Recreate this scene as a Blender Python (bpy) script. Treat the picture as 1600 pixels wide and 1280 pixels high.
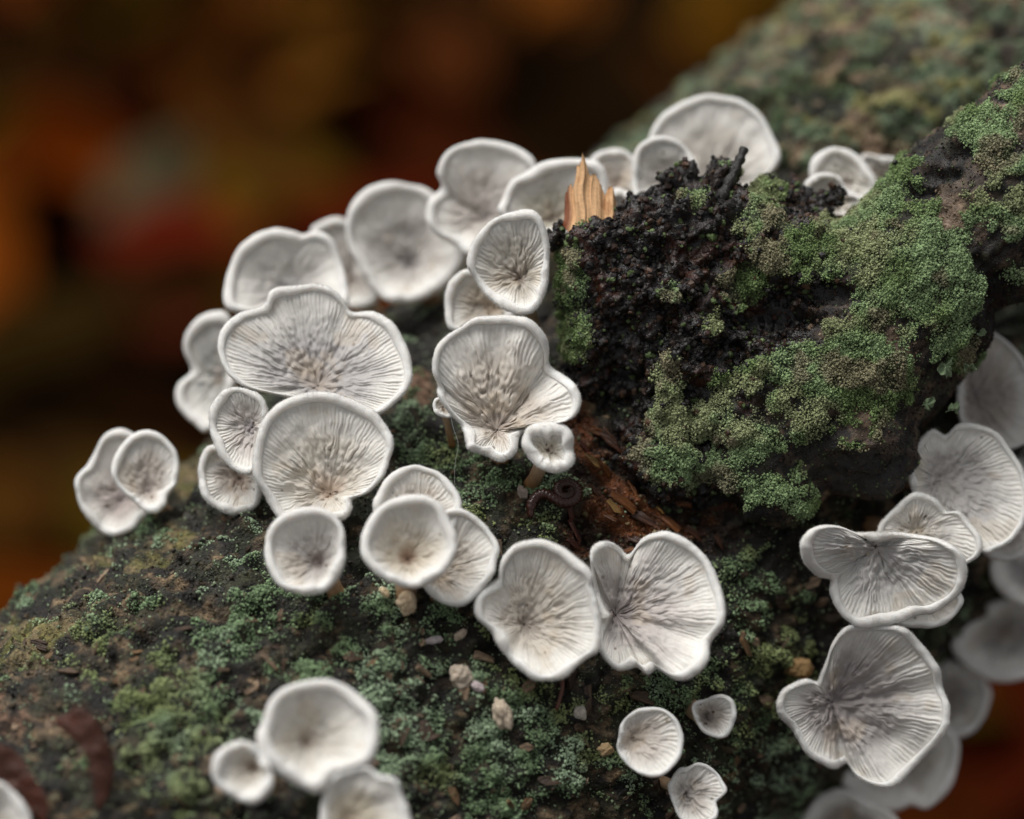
import bpy, bmesh, math
import numpy as np
from mathutils import Vector, Matrix

rng = np.random.default_rng(7)
scene = bpy.context.scene
for o in list(bpy.data.objects):
    bpy.data.objects.remove(o)

# ------------------------------------------------------------------ camera
PITCH = math.radians(35.0)
D = 0.40                      # focus distance, metres
WID = 0.128                   # width of the focus plane, metres
PX = WID / 1600.0             # metres per photo pixel in the focus plane
CM = 0.01
FOCUS = np.array([0.0, 0.0, 0.30])
FWD = np.array([0.0, math.cos(PITCH), -math.sin(PITCH)])
RIGHT = np.array([1.0, 0.0, 0.0])
UP = np.array([0.0, math.sin(PITCH), math.cos(PITCH)])
CAM = FOCUS - FWD * D

cd = bpy.data.cameras.new('camera')
cam = bpy.data.objects.new('camera', cd)
scene.collection.objects.link(cam)
cam.location = Vector(CAM)
cam.rotation_euler = (math.radians(90) - PITCH, 0, 0)
cd.sensor_width = 36.0
cd.lens = 36.0 * D / WID
cd.clip_start = 0.01
cd.clip_end = 500.0
cd.dof.use_dof = True
cd.dof.focus_distance = D - 0.001
cd.dof.aperture_fstop = 7.0
scene.camera = cam

# ------------------------------------------------------------------ world, sun, exposure
SUN_EL, SUN_AZ = math.radians(68), math.radians(-62)     # azimuth from +Y towards +X
world = bpy.data.worlds.new('World')
scene.world = world
world.use_nodes = True
wn, wl = world.node_tree.nodes, world.node_tree.links
bg = wn['Background']
sky = wn.new('ShaderNodeTexSky')
sky.sky_type = 'NISHITA'
sky.sun_disc = False
sky.sun_elevation = SUN_EL
sky.sun_rotation = SUN_AZ
sky.air_density = 1.0
sky.dust_density = 4.0
sky.ozone_density = 1.0
hsv = wn.new('ShaderNodeHueSaturation')          # overcast: the cloud layer greys the blue
hsv.inputs['Saturation'].default_value = 0.06
wl.new(sky.outputs[0], hsv.inputs['Color'])
wl.new(hsv.outputs[0], bg.inputs['Color'])
bg.inputs['Strength'].default_value = 0.056
sd = bpy.data.lights.new('sun', 'SUN')
sd.energy = 1.5
sd.angle = math.radians(38)
sd.color = (1.0, 0.972, 0.93)
sun = bpy.data.objects.new('sun', sd)
scene.collection.objects.link(sun)
sdir = Vector((math.sin(SUN_AZ) * math.cos(SUN_EL), math.cos(SUN_AZ) * math.cos(SUN_EL), math.sin(SUN_EL)))
sun.rotation_euler = sdir.to_track_quat('Z', 'Y').to_euler()
sun.location = sdir * 3
vs = scene.view_settings
vs.view_transform = 'Standard'
vs.look = 'None'
vs.exposure = 0.84
vs.gamma = 1.0
vs.use_curve_mapping = False
cy = scene.cycles
cy.use_denoising = True
cy.max_bounces = 6
cy.diffuse_bounces = 4
cy.glossy_bounces = 2
cy.transmission_bounces = 2
cy.caustics_reflective = False
cy.caustics_refractive = False

# ------------------------------------------------------------------ helpers: photo pixel + depth <-> world
def P(px, py, w):
    """pixel of the 1600x1280 photograph and a depth w (cm towards the camera from the focus plane) -> world point"""
    px, py, w = np.broadcast_arrays(np.asarray(px, float), np.asarray(py, float), np.asarray(w, float))
    dep = D - w * CM
    k = dep / D
    return (CAM + FWD * dep[..., None] + RIGHT * ((px - 800) * PX * k)[..., None]
            + UP * ((640 - py) * PX * k)[..., None])

def proj(V):
    q = V - CAM
    dep = q @ FWD
    return 800 + (q @ RIGHT) / dep * D / PX, 640 - (q @ UP) / dep * D / PX, (D - dep) / CM

# ------------------------------------------------------------------ helpers: noise
def _h(i, j, k, seed):
    n = (i.astype(np.int64) * 374761393 + j.astype(np.int64) * 668265263 + k.astype(np.int64) * 2147483647 + seed * 974711) & 0xFFFFFFFF
    n = ((n ^ (n >> 13)) * 1274126177) & 0xFFFFFFFF
    n = ((n ^ (n >> 16)) * 2246822519) & 0xFFFFFFFF
    return ((n ^ (n >> 15)) & 0xFFFFFF) / float(0x1000000)

def vnoise(p, seed=0):
    f = np.floor(p)
    t = p - f
    t = t * t * t * (t * (t * 6 - 15) + 10)
    i, j, k = f[..., 0], f[..., 1], f[..., 2]
    r = 0
    for a in (0, 1):
        wa = t[..., 0] if a else 1 - t[..., 0]
        for b in (0, 1):
            wb = t[..., 1] if b else 1 - t[..., 1]
            for c in (0, 1):
                wc = t[..., 2] if c else 1 - t[..., 2]
                r = r + wa * wb * wc * _h(i + a, j + b, k + c, seed)
    return r * 2 - 1

def fbm(p, octv=4, seed=0, gain=0.5):
    r, a, s = 0, 1.0, 0
    for o in range(octv):
        r = r + a * vnoise(p * (2.03 ** o) + 17.3 * o, seed + o * 31)
        s += a
        a *= gain
    return r / s * 1.6

def worley(p, seed=0, jit=0.9):
    """distance to the nearest and second nearest feature and the id of the nearest"""
    f = np.floor(p)
    d1 = np.full(p.shape[:-1], 9.0)
    d2 = np.full(p.shape[:-1], 9.0)
    idn = np.zeros(p.shape[:-1])
    for a in (-1, 0, 1):
        for b in (-1, 0, 1):
            for c in (-1, 0, 1):
                i, j, k = f[..., 0] + a, f[..., 1] + b, f[..., 2] + c
                q = np.stack([i + .5 + jit * (_h(i, j, k, seed) - .5), j + .5 + jit * (_h(i, j, k, seed + 1) - .5),
                              k + .5 + jit * (_h(i, j, k, seed + 2) - .5)], -1)
                d = np.linalg.norm(p - q, axis=-1)
                near = d < d1
                d2 = np.where(near, d1, np.minimum(d2, d))
                idn = np.where(near, _h(i, j, k, seed + 3), idn)
                d1 = np.where(near, d, d1)
    return d1, d2, idn

def sst(a, b, x):
    t = np.clip((x - a) / (b - a), 0, 1)
    return t * t * (3 - 2 * t)

def lin(r, g, b):
    f = lambda c: c / 12.92 if c <= 0.04045 else ((c + 0.055) / 1.055) ** 2.4
    return np.array([f(r / 255), f(g / 255), f(b / 255)])

# ------------------------------------------------------------------ helpers: objects
def mesh_np(name, V, F, mat, parent=None, org=None, col=None, smooth=True, kind=None, extra=None):
    """V world vertices, F (n,3|4) faces -> ONE mesh object; vertices are stored relative to the thing's base"""
    V = np.asarray(V, float)
    org = np.zeros(3) if org is None else np.asarray(org, float)
    me = bpy.data.meshes.new(name)
    F = np.asarray(F, np.int32)
    n, k = F.shape
    me.vertices.add(len(V))
    me.vertices.foreach_set('co', (V - org).astype(np.float32).ravel())
    me.loops.add(n * k)
    me.loops.foreach_set('vertex_index', F.ravel())
    me.polygons.add(n)
    me.polygons.foreach_set('loop_start', np.arange(n, dtype=np.int32) * k)
    me.polygons.foreach_set('loop_total', np.full(n, k, np.int32))
    me.polygons.foreach_set('use_smooth', np.full(n, smooth))
    me.update(calc_edges=True)
    if col is not None:
        a = me.attributes.new('Col', 'FLOAT_COLOR', 'POINT')
        c = np.ones((len(V), 4), np.float32)
        c[:, :3] = col
        a.data.foreach_set('color', c.ravel())
    for nm, arr in (extra or {}).items():
        a = me.attributes.new(nm, 'FLOAT', 'POINT')
        a.data.foreach_set('value', np.asarray(arr, np.float32))
    ob = bpy.data.objects.new(name, me)
    scene.collection.objects.link(ob)
    if mat:
        me.materials.append(mat)
    if parent is not None:
        ob.parent = parent
    else:
        ob.location = Vector(org)
    if kind:
        ob['kind'] = kind
    return ob

def tag(o, label, cat, group=None):
    o['label'] = label
    o['category'] = cat
    if group:
        o['group'] = group
    return o

def thing(name, loc, label, cat, group=None):
    o = bpy.data.objects.new(name, None)
    o.empty_display_size = 0.005
    scene.collection.objects.link(o)
    o.location = Vector(loc)
    return tag(o, label, cat, group)

def grid_faces(nr, nt, closed=True):
    """quads of a grid with nr rings of nt points"""
    i = np.arange(nr - 1)[:, None]
    j = np.arange(nt if closed else nt - 1)[None, :]
    j2 = (j + 1) % nt
    return np.stack([i * nt + j, i * nt + j2, (i + 1) * nt + j2, (i + 1) * nt + j], -1).reshape(-1, 4)

def tube(path, rad, ns=10, wob=None):
    """vertices and quads of a tube along path (n,3) with radii (n,)"""
    path = np.asarray(path, float)
    n = len(path)
    T = np.gradient(path, axis=0)
    T /= np.linalg.norm(T, axis=1)[:, None] + 1e-12
    ref = np.array([0.3, 0.2, 0.93])
    V = []
    for i in range(n):
        e1 = np.cross(T[i], ref); e1 /= np.linalg.norm(e1) + 1e-12
        e2 = np.cross(T[i], e1)
        a = np.arange(ns) / ns * 2 * np.pi
        r = rad[i] * (1 if wob is None else wob[i])
        V.append(path[i] + (np.cos(a) * r)[:, None] * e1 + (np.sin(a) * r)[:, None] * e2)
    V.append(path[:1]); V.append(path[-1:])
    V = np.concatenate(V)
    F = grid_faces(n, ns)
    j = np.arange(ns); j2 = (j + 1) % ns
    c0 = np.stack([j2, j, np.full(ns, n * ns), np.full(ns, n * ns)], -1)
    c1 = np.stack([(n - 1) * ns + j, (n - 1) * ns + j2, np.full(ns, n * ns + 1), np.full(ns, n * ns + 1)], -1)
    return V, F, c0[:, :3], c1[:, :3]

def tube_obj(name, path, rad, mat, parent=None, org=None, ns=10, wob=None, col=None, kind=None):
    V, F, c0, c1 = tube(path, rad, ns, wob)
    tri = np.concatenate([F[:, [0, 1, 2]], F[:, [0, 2, 3]], c0, c1])
    return mesh_np(name, V, tri, mat, parent, org, col, True, kind)

def catmull(pts, n=8, closed=True):
    pts = np.asarray(pts, float)
    if closed:
        p0, p1, p2, p3 = np.roll(pts, 1, 0), pts, np.roll(pts, -1, 0), np.roll(pts, -2, 0)
    else:
        e = np.concatenate([[2 * pts[0] - pts[1]], pts, [2 * pts[-1] - pts[-2]]])
        p0, p1, p2, p3 = e[:-3], e[1:-2], e[2:-1], e[3:]
    t = (np.arange(n) / n)[None, :, None]
    a, b, c, d = p0[:, None], p1[:, None], p2[:, None], p3[:, None]
    r = 0.5 * (2 * b + (c - a) * t + (2 * a - 5 * b + 4 * c - d) * t ** 2 + (3 * b - a - 3 * c + d) * t ** 3)
    r = r.reshape(-1, pts.shape[1])
    return r if closed else np.concatenate([r, pts[-1:]])

# ------------------------------------------------------------------ materials
def new_mat(name):
    m = bpy.data.materials.new(name)
    m.use_nodes = True
    nt = m.node_tree
    return m, nt.nodes, nt.links, nt.nodes['Principled BSDF']

def mottle(n, l, base_socket, scale, lo, hi, detail=6.0):
    """multiply a colour by fine procedural mottling"""
    tc = n.new('ShaderNodeTexCoord')
    nz = n.new('ShaderNodeTexNoise')
    nz.inputs['Scale'].default_value = scale
    nz.inputs['Detail'].default_value = detail
    nz.inputs['Roughness'].default_value = 0.65
    l.new(tc.outputs['Object'], nz.inputs['Vector'])
    mr = n.new('ShaderNodeMapRange')
    mr.inputs['From Min'].default_value = 0.3
    mr.inputs['From Max'].default_value = 0.7
    mr.inputs['To Min'].default_value = lo
    mr.inputs['To Max'].default_value = hi
    l.new(nz.outputs['Fac'], mr.inputs['Value'])
    mx = n.new('ShaderNodeMix')
    mx.data_type = 'RGBA'
    mx.blend_type = 'MULTIPLY'
    mx.inputs['Factor'].default_value = 1.0
    l.new(base_socket, mx.inputs['A'])
    l.new(mr.outputs['Result'], mx.inputs['B'])
    return mx.outputs['Result'], nz, tc

def add_bump(n, l, b, tc, scale, dist, strength=0.6, detail=5.0):
    nz = n.new('ShaderNodeTexNoise')
    nz.inputs['Scale'].default_value = scale
    nz.inputs['Detail'].default_value = detail
    l.new(tc.outputs['Object'], nz.inputs['Vector'])
    bp = n.new('ShaderNodeBump')
    bp.inputs['Strength'].default_value = strength if dist < .0005 else 1.0
    bp.inputs['Distance'].default_value = dist
    l.new(nz.outputs['Fac'], bp.inputs['Height'])
    l.new(bp.outputs['Normal'], b.inputs['Normal'])

def attr_mat(name, rough, scale, lo, hi, bump=None, spec=0.5, sss=0.0, rough_attr=None, inst=False, sheen=0.0):
    m, n, l, b = new_mat(name)
    at = n.new('ShaderNodeAttribute')
    at.attribute_name = 'Col'
    at.attribute_type = 'INSTANCER' if inst else 'GEOMETRY'
    c, nz, tc = mottle(n, l, at.outputs['Color'], scale, lo, hi)
    l.new(c, b.inputs['Base Color'])
    b.inputs['Roughness'].default_value = rough
    b.inputs['Specular IOR Level'].default_value = spec
    if sss:
        b.inputs['Subsurface Weight'].default_value = sss
        b.inputs['Subsurface Radius'].default_value = (1.0, 0.8, 0.65)
        b.inputs['Subsurface Scale'].default_value = 0.0012
    if sheen:
        b.inputs['Sheen Weight'].default_value = sheen
        b.inputs['Sheen Roughness'].default_value = 0.6
    if rough_attr:
        ra = n.new('ShaderNodeAttribute')
        ra.attribute_name = rough_attr
        l.new(ra.outputs['Fac'], b.inputs['Roughness'])
    if bump:
        add_bump(n, l, b, tc, bump[0], bump[1])
    return m

def plain_mat(name, rgb, rough, scale=900, lo=0.75, hi=1.2, bump=None, spec=0.5, sss=0.0, sheen=0.0, fibre=None):
    m, n, l, b = new_mat(name)
    v = n.new('ShaderNodeRGB')
    v.outputs[0].default_value = (*rgb, 1)
    c, nz, tc = mottle(n, l, v.outputs[0], scale, lo, hi)
    l.new(c, b.inputs['Base Color'])
    b.inputs['Roughness'].default_value = rough
    b.inputs['Specular IOR Level'].default_value = spec
    if sss:
        b.inputs['Subsurface Weight'].default_value = sss
        b.inputs['Subsurface Radius'].default_value = (1.0, 0.8, 0.65)
        b.inputs['Subsurface Scale'].default_value = 0.0012
    if sheen:
        b.inputs['Sheen Weight'].default_value = sheen
    if bump:
        add_bump(n, l, b, tc, bump[0], bump[1])
    if fibre:                                   # grain runs along the piece
        for t_ in [q_ for q_ in n if q_.bl_idname == 'ShaderNodeTexNoise']:
            mp = n.new('ShaderNodeMapping')
            mp.inputs['Scale'].default_value = (fibre, 1, 1)
            l.new(tc.outputs['Object'], mp.inputs['Vector'])
            l.new(mp.outputs['Vector'], t_.inputs['Vector'])
    return m

M_CAP = plain_mat('fungus_flesh', (0.80, 0.785, 0.755), 0.9, 420, 0.86, 1.06, bump=(7000, 0.00012), spec=0.15, sss=0.35, sheen=0.2)
M_GILL = attr_mat('fungus_gills', 0.75, 1800, 0.9, 1.06, bump=(7000, 0.00003), spec=0.2, sss=0.15)
M_STEM = attr_mat('fungus_stem', 0.8, 2200, 0.75, 1.15, bump=(5000, 0.00008), spec=0.25, sss=0.15)
M_BARK = attr_mat('bark', 0.6, 1700, 0.25, 1.75, bump=(2600, 0.0006), rough_attr='rough')
M_STUB = attr_mat('rotten_wood', 0.5, 2200, 0.4, 1.6, bump=(4200, 0.0003), rough_attr='rough')
M_GRAIN = attr_mat('moss_grains', 0.85, 6000, 0.7, 1.3, spec=0.2, inst=True)
M_CRUMB = attr_mat('bark_crumbs', 0.55, 6000, 0.6, 1.4, spec=0.4, inst=True)
M_SPLIT = attr_mat('fresh_split_wood', 0.7, 3000, 0.8, 1.15, spec=0.3)
M_CHIP = [plain_mat('wood_chip_%d' % i, lin(*c), 0.38, 1500, 0.15, 1.7, bump=(2600, 0.0008), fibre=.12) for i, c in
          enumerate([(104, 62, 30), (84, 46, 36), (136, 104, 56), (66, 38, 22)])]
M_FLAKE = [plain_mat('bark_flake_%d' % i, lin(*c), 0.6, 1600, 0.25, 1.6, bump=(2600, 0.0008), fibre=.22) for i, c in
           enumerate([(124, 104, 84), (88, 70, 54), (142, 120, 98), (64, 48, 36), (110, 84, 56)])]
M_BLACK = plain_mat('wet_black_wood', (0.012, 0.010, 0.009), 0.35, 2500, 0.4, 1.8, bump=(4000, 0.0004))
M_MILLI = plain_mat('millipede_shell', (0.035, 0.010, 0.006), 0.25, 1500, 0.7, 1.4)
M_LICHEN = plain_mat('leafy_lichen', lin(112, 130, 98), 0.75, 1500, 0.45, 1.4, bump=(2500, .0003))
M_LEAFB = plain_mat('brown_leaf', lin(70, 34, 20), 0.5, 900, 0.5, 1.5, bump=(1500, 0.0004))
M_SILK = plain_mat('silk', (0.6, 0.6, 0.6), 0.5)

# ------------------------------------------------------------------ the log: axis and surface
LOG_R = 4.6
AX0 = P(930, 890, -4.75)
_d = RIGHT * 0.72 + UP * 0.57 - (-FWD) * 0.35
AXD = _d / np.linalg.norm(_d)
E1 = -FWD - AXD * (-FWD @ AXD)
E1 /= np.linalg.norm(E1)
E2 = np.cross(AXD, E1)

def near_log(p, depth=0.1):
    """nearest point of the log's smooth surface, sunk by depth cm, and the outward normal"""
    q = p - AX0
    t = q @ AXD
    r = q - AXD * t
    n = r / (np.linalg.norm(r) + 1e-9)
    return AX0 + AXD * t + n * (LOG_R - depth) * CM, n

def soft(px, py, lst):
    """sum of soft ellipses (cx, cy, rx, ry[, weight]) in photo pixels, the largest counts"""
    m = np.zeros_like(px)
    for e in lst:
        d = ((px - e[0]) / e[2]) ** 2 + ((py - e[1]) / e[3]) ** 2
        m = np.maximum(m, (e[4] if len(e) > 4 else 1.0) * sst(1.6, 0.35, np.sqrt(d)))
    return m

def mesh_normals(ob):
    me = ob.data
    n = np.zeros(len(me.vertices) * 3, np.float32)
    me.vertex_normals.foreach_get('vector', n)
    return n.reshape(-1, 3).astype(float)

LOG_MOSS = [(150, 960, 90, 40, .5), (120, 1060, 80, 60, .45), (430, 960, 90, 60), (480, 1040, 70, 40), (640, 1060, 150, 90), (700, 1180, 150, 100), (270, 1060, 60, 40), (230, 1110, 80, 40),
            (300, 1130, 90, 60), (260, 1210, 60, 60), (330, 1010, 80, 40), (400, 900, 60, 40), (660, 690, 70, 40), (780, 780, 70, 60), (850, 820, 25, 40),
            (830, 1120, 90, 90), (1000, 1085, 110, 40), (900, 1200, 100, 70, .8), (1160, 910, 50, 50), (1150, 1040, 90, 60, .8),
            (1220, 1000, 80, 90, .7), (1200, 1150, 60, 100, .7), (650, 620, 20, 40, .6), (1000, 190, 90, 40), (1300, 190, 160, 90), (1220, 60, 90, 60, .7),
            (1420, 120, 120, 60, .8), (960, 200, 60, 30), (590, 930, 60, 30), (700, 960, 60, 30, .7), (1380, 190, 130, 60), (1500, 90, 80, 60, .6), (1230, 1240, 60, 60, .7)]
LOG_ORANGE = [(960, 720, 60, 50), (1010, 780, 90, 60), (940, 820, 60, 50), (1080, 810, 80, 40), (900, 670, 30, 40), (1120, 840, 60, 25)]
LOG_STRAW = [(190, 875, 90, 22), (60, 985, 90, 30), (30, 1030, 70, 40, .8), (270, 830, 70, 25, .7), (290, 730, 30, 40, .7), (1110, 110, 60, 50), (1170, 80, 60, 30, .6)]
LOG_PINK = [(1360, 75, 60, 30), (1180, 130, 50, 30, .8), (1290, 110, 40, 25, .8), (1240, 30, 70, 30, .9), (1500, 40, 70, 40, .9), (1560, 100, 50, 40, .7), (1400, 230, 40, 20, .7), (650, 600, 40, 30), (40, 1110, 90, 40, .7), (1270, 40, 60, 20), (1430, 40, 60, 25)]
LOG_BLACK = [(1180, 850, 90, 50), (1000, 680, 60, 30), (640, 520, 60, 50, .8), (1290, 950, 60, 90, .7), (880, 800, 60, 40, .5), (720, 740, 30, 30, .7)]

FARPAL = np.array([lin(150, 126, 102), lin(116, 130, 104), lin(24, 21, 17), lin(84, 100, 72), lin(134, 128, 78), lin(40, 34, 26), lin(98, 114, 88), lin(96, 76, 56), lin(30, 27, 20)])
def farpal(s):
    a1, a2, aid = worley(s * 3.2 + .9 * fbm(s * 2.6, 3, 160)[..., None], 165)
    return FARPAL[np.minimum((aid * 9).astype(int), 8)]

def build_log():
    root = thing('log', AX0 - UP * 0.0, 'mossy dead log with flaking bark carrying the white frilled fungi', 'log')
    org = AX0
    t = np.concatenate([np.linspace(-120, -16, 30), np.linspace(-15, -9.1, 40), np.linspace(-9, 12, 380), np.linspace(12.2, 60, 60)])
    a = np.concatenate([np.linspace(-2.05, 2.05, 330), np.linspace(2.05, 2 * np.pi - 2.05, 42)[1:-1]])
    T, A = np.meshgrid(t, a, indexing='ij')
    rad = np.cos(A)[..., None] * E1 + np.sin(A)[..., None] * E2
    base = AX0 + AXD * (T * CM)[..., None] + rad * (LOG_R * CM)
    q = (base - AX0) / CM
    s = np.stack([q @ AXD, q @ E1, q @ E2], -1)
    px, py, w = proj(base.reshape(-1, 3))
    px, py = px.reshape(T.shape), py.reshape(T.shape)
    # bark plates, longer along the log
    ps = s * np.array([0.9, 1.5, 1.5])
    ps = ps + 0.5 * np.stack([fbm(s * 0.8, 3, 3), fbm(s * 0.8, 3, 4), fbm(s * 0.8, 3, 5)], -1)
    d1, d2, pid = worley(ps, 11)
    plate = sst(0.02, 0.22, d2 - d1)
    c1, c2, cid = worley(s * np.array([2.4, 3.4, 3.4]) + 0.4 * fbm(s * 2.5, 2, 9)[..., None], 21)
    chip = sst(0.0, 0.3, c2 - c1)
    h1, h2, hid = worley(s * np.array([5.0, 7.5, 7.5]) + 0.5 * fbm(s * 5, 2, 19)[..., None], 25)
    moss = soft(px, py, LOG_MOSS)
    nz = fbm(s * 1.6, 5, 40, 0.62)
    nzf = fbm(s * 5.5, 3, 45, .6)
    mm = sst(0.40, 0.60, moss * 0.46 + 0.13 + 0.36 * nz + 0.46 * nzf)
    mm = np.where((px < -60) | (px > 1660) | (py < -60) | (py > 1340), sst(0.1, 0.4, nz), mm)
    org_m = soft(px, py, LOG_ORANGE)
    mm = mm * (1 - 0.85 * org_m)
    lump1, lump2, lid = worley(s * 4.2 + 0.3 * fbm(s * 5, 2, 50)[..., None], 61)
    lumpf = sst(0.72, 0.18, lump1)
    cushion = mm * (0.15 + 0.85 * lumpf)
    gd = RIGHT * .8 - UP * .6
    gq = np.stack([q @ gd, q @ np.cross(gd, FWD), q @ FWD], -1)
    fib = fbm(gq * np.array([0.7, 6.5, 3.0]) + 0.5 * fbm(s * .8, 2, 55)[..., None], 4, 70)
    disp = (0.16 * fbm(s * 0.45, 3, 1) + 0.10 * (plate - 0.6) + 0.07 * (pid - 0.5) + 0.05 * (chip - .5) + 0.13 * (cid - .5) * chip + 0.07 * (hid - .5) * sst(0, .25, h2 - h1)
            + 0.075 * fbm(s * 4.5, 4, 80, 0.6) + 0.06 * cushion + org_m * (0.16 * fib - 0.12))
    V = base + rad * (disp * CM)[..., None]
    # vertex colours; shade is painted into the crevices and under the moss
    pal = np.array([lin(20, 16, 13), lin(50, 38, 27), lin(96, 78, 58), lin(28, 24, 18), lin(140, 118, 90), lin(14, 12, 10), lin(58, 56, 36), lin(22, 20, 15)])
    ci = np.minimum((cid * 8).astype(int), 7)
    pi_ = np.minimum((pid * 8).astype(int), 7)
    sel = fbm(s * 2.0, 3, 140)[..., None]
    col = np.where(sel > .15, .75 * pal[ci] + .25 * pal[pi_], np.where(sel > -.2, pal[np.minimum((hid * 8).astype(int), 7)], .6 * pal[np.minimum((hid * 8).astype(int), 7)] + .4 * pal[ci]))
    crev_shade = np.maximum(sst(0.28, 0.0, c2 - c1), .8 * sst(.2, 0, h2 - h1))[..., None] * 0.8  # shade of the crevices, painted near-black into the bark colour
    col = col * (1 - crev_shade) + lin(14, 12, 9) * crev_shade
    def mixc(col, m, c):
        m = np.clip(m, 0, 1)[..., None]
        return col * (1 - m) + c * m
    n2 = fbm(s * 3.2, 4, 90, 0.6)
    algae = sst(-0.1, 0.5, fbm(s * 2.4, 4, 100, .6)) * 0.35
    col = mixc(col, algae, lin(52, 58, 32))
    straw = soft(px, py, LOG_STRAW)
    col = mixc(col, sst(0.55, 0.9, straw + 0.75 * n2 - .1) * 0.7, lin(134, 118, 84))
    col = mixc(col, sst(0.8, 1.1, straw + 0.7 * fbm(s * 2.8, 4, 130)) * 0.55, lin(104, 104, 44))
    col = mixc(col, sst(0.5, 0.85, soft(px, py, LOG_PINK) + 0.7 * n2 - .1) * 0.75, lin(140, 108, 86))
    oc = lin(112, 62, 26) * (0.12 + 1.1 * sst(-0.5, 0.8, fib))[..., None]
    col = mixc(col, sst(0.3, 0.6, org_m + 0.35 * n2), oc)
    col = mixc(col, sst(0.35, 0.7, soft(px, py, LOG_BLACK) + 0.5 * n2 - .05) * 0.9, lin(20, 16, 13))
    far = sst(420, 300, py + .25 * (1250 - px)) * (px > 850)
    col = mixc(col, far * .85, farpal(s))
    green = lin(34, 42, 27) * (0.6 + 0.6 * lid)[..., None]  # dark base under the moss: painted shade for the gaps between lumps
    col = mixc(col, mm * (0.85 - .7 * far), green)
    rough = np.clip(0.62 + 0.25 * n2 - 0.3 * org_m, 0.25, 0.95)
    nt, na = T.shape
    V = np.concatenate([V.reshape(-1, 3), [AX0 + AXD * t[0] * CM, AX0 + AXD * t[-1] * CM]])
    F = grid_faces(nt, na)
    col = np.concatenate([col.reshape(-1, 3), np.tile(lin(90, 70, 50), (2, 1))])
    j = np.arange(na); j2 = (j + 1) % na
    e0 = np.stack([j2, j, np.full(na, nt * na)], -1)
    e1 = np.stack([(nt - 1) * na + j, (nt - 1) * na + j2, np.full(na, nt * na + 1)], -1)
    tri = np.concatenate([F[:, [0, 1, 2]], F[:, [0, 2, 3]], e0, e1])[:, ::-1]
    ext = {'rough': np.concatenate([rough.ravel(), [.6, .6]])}
    ob = mesh_np('bark', V, tri, M_BARK, root, org, col, True, None, ext)
    return root, ob, V, tri, np.concatenate([(mm * (.12 + .88 * lumpf)).ravel(), [0, 0]]), np.concatenate([org_m.ravel(), [0, 0]]), col

def sample(V, tri, wgt, n, seed):
    """n random points on triangles, weighted by the vertex weights"""
    r = np.random.default_rng(seed)
    a, b, c = V[tri[:, 0]], V[tri[:, 1]], V[tri[:, 2]]
    ar = np.linalg.norm(np.cross(b - a, c - a), axis=1) * wgt[tri].mean(1)
    cs = np.cumsum(ar)
    k = np.searchsorted(cs, r.random(n) * cs[-1])
    k = np.minimum(k, len(tri) - 1)
    u, v = r.random(n), r.random(n)
    f = u + v > 1
    u[f], v[f] = 1 - u[f], 1 - v[f]
    bc = np.stack([1 - u - v, u, v], -1)
    return k, bc, (V[tri[k]] * bc[..., None]).sum(1)

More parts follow.
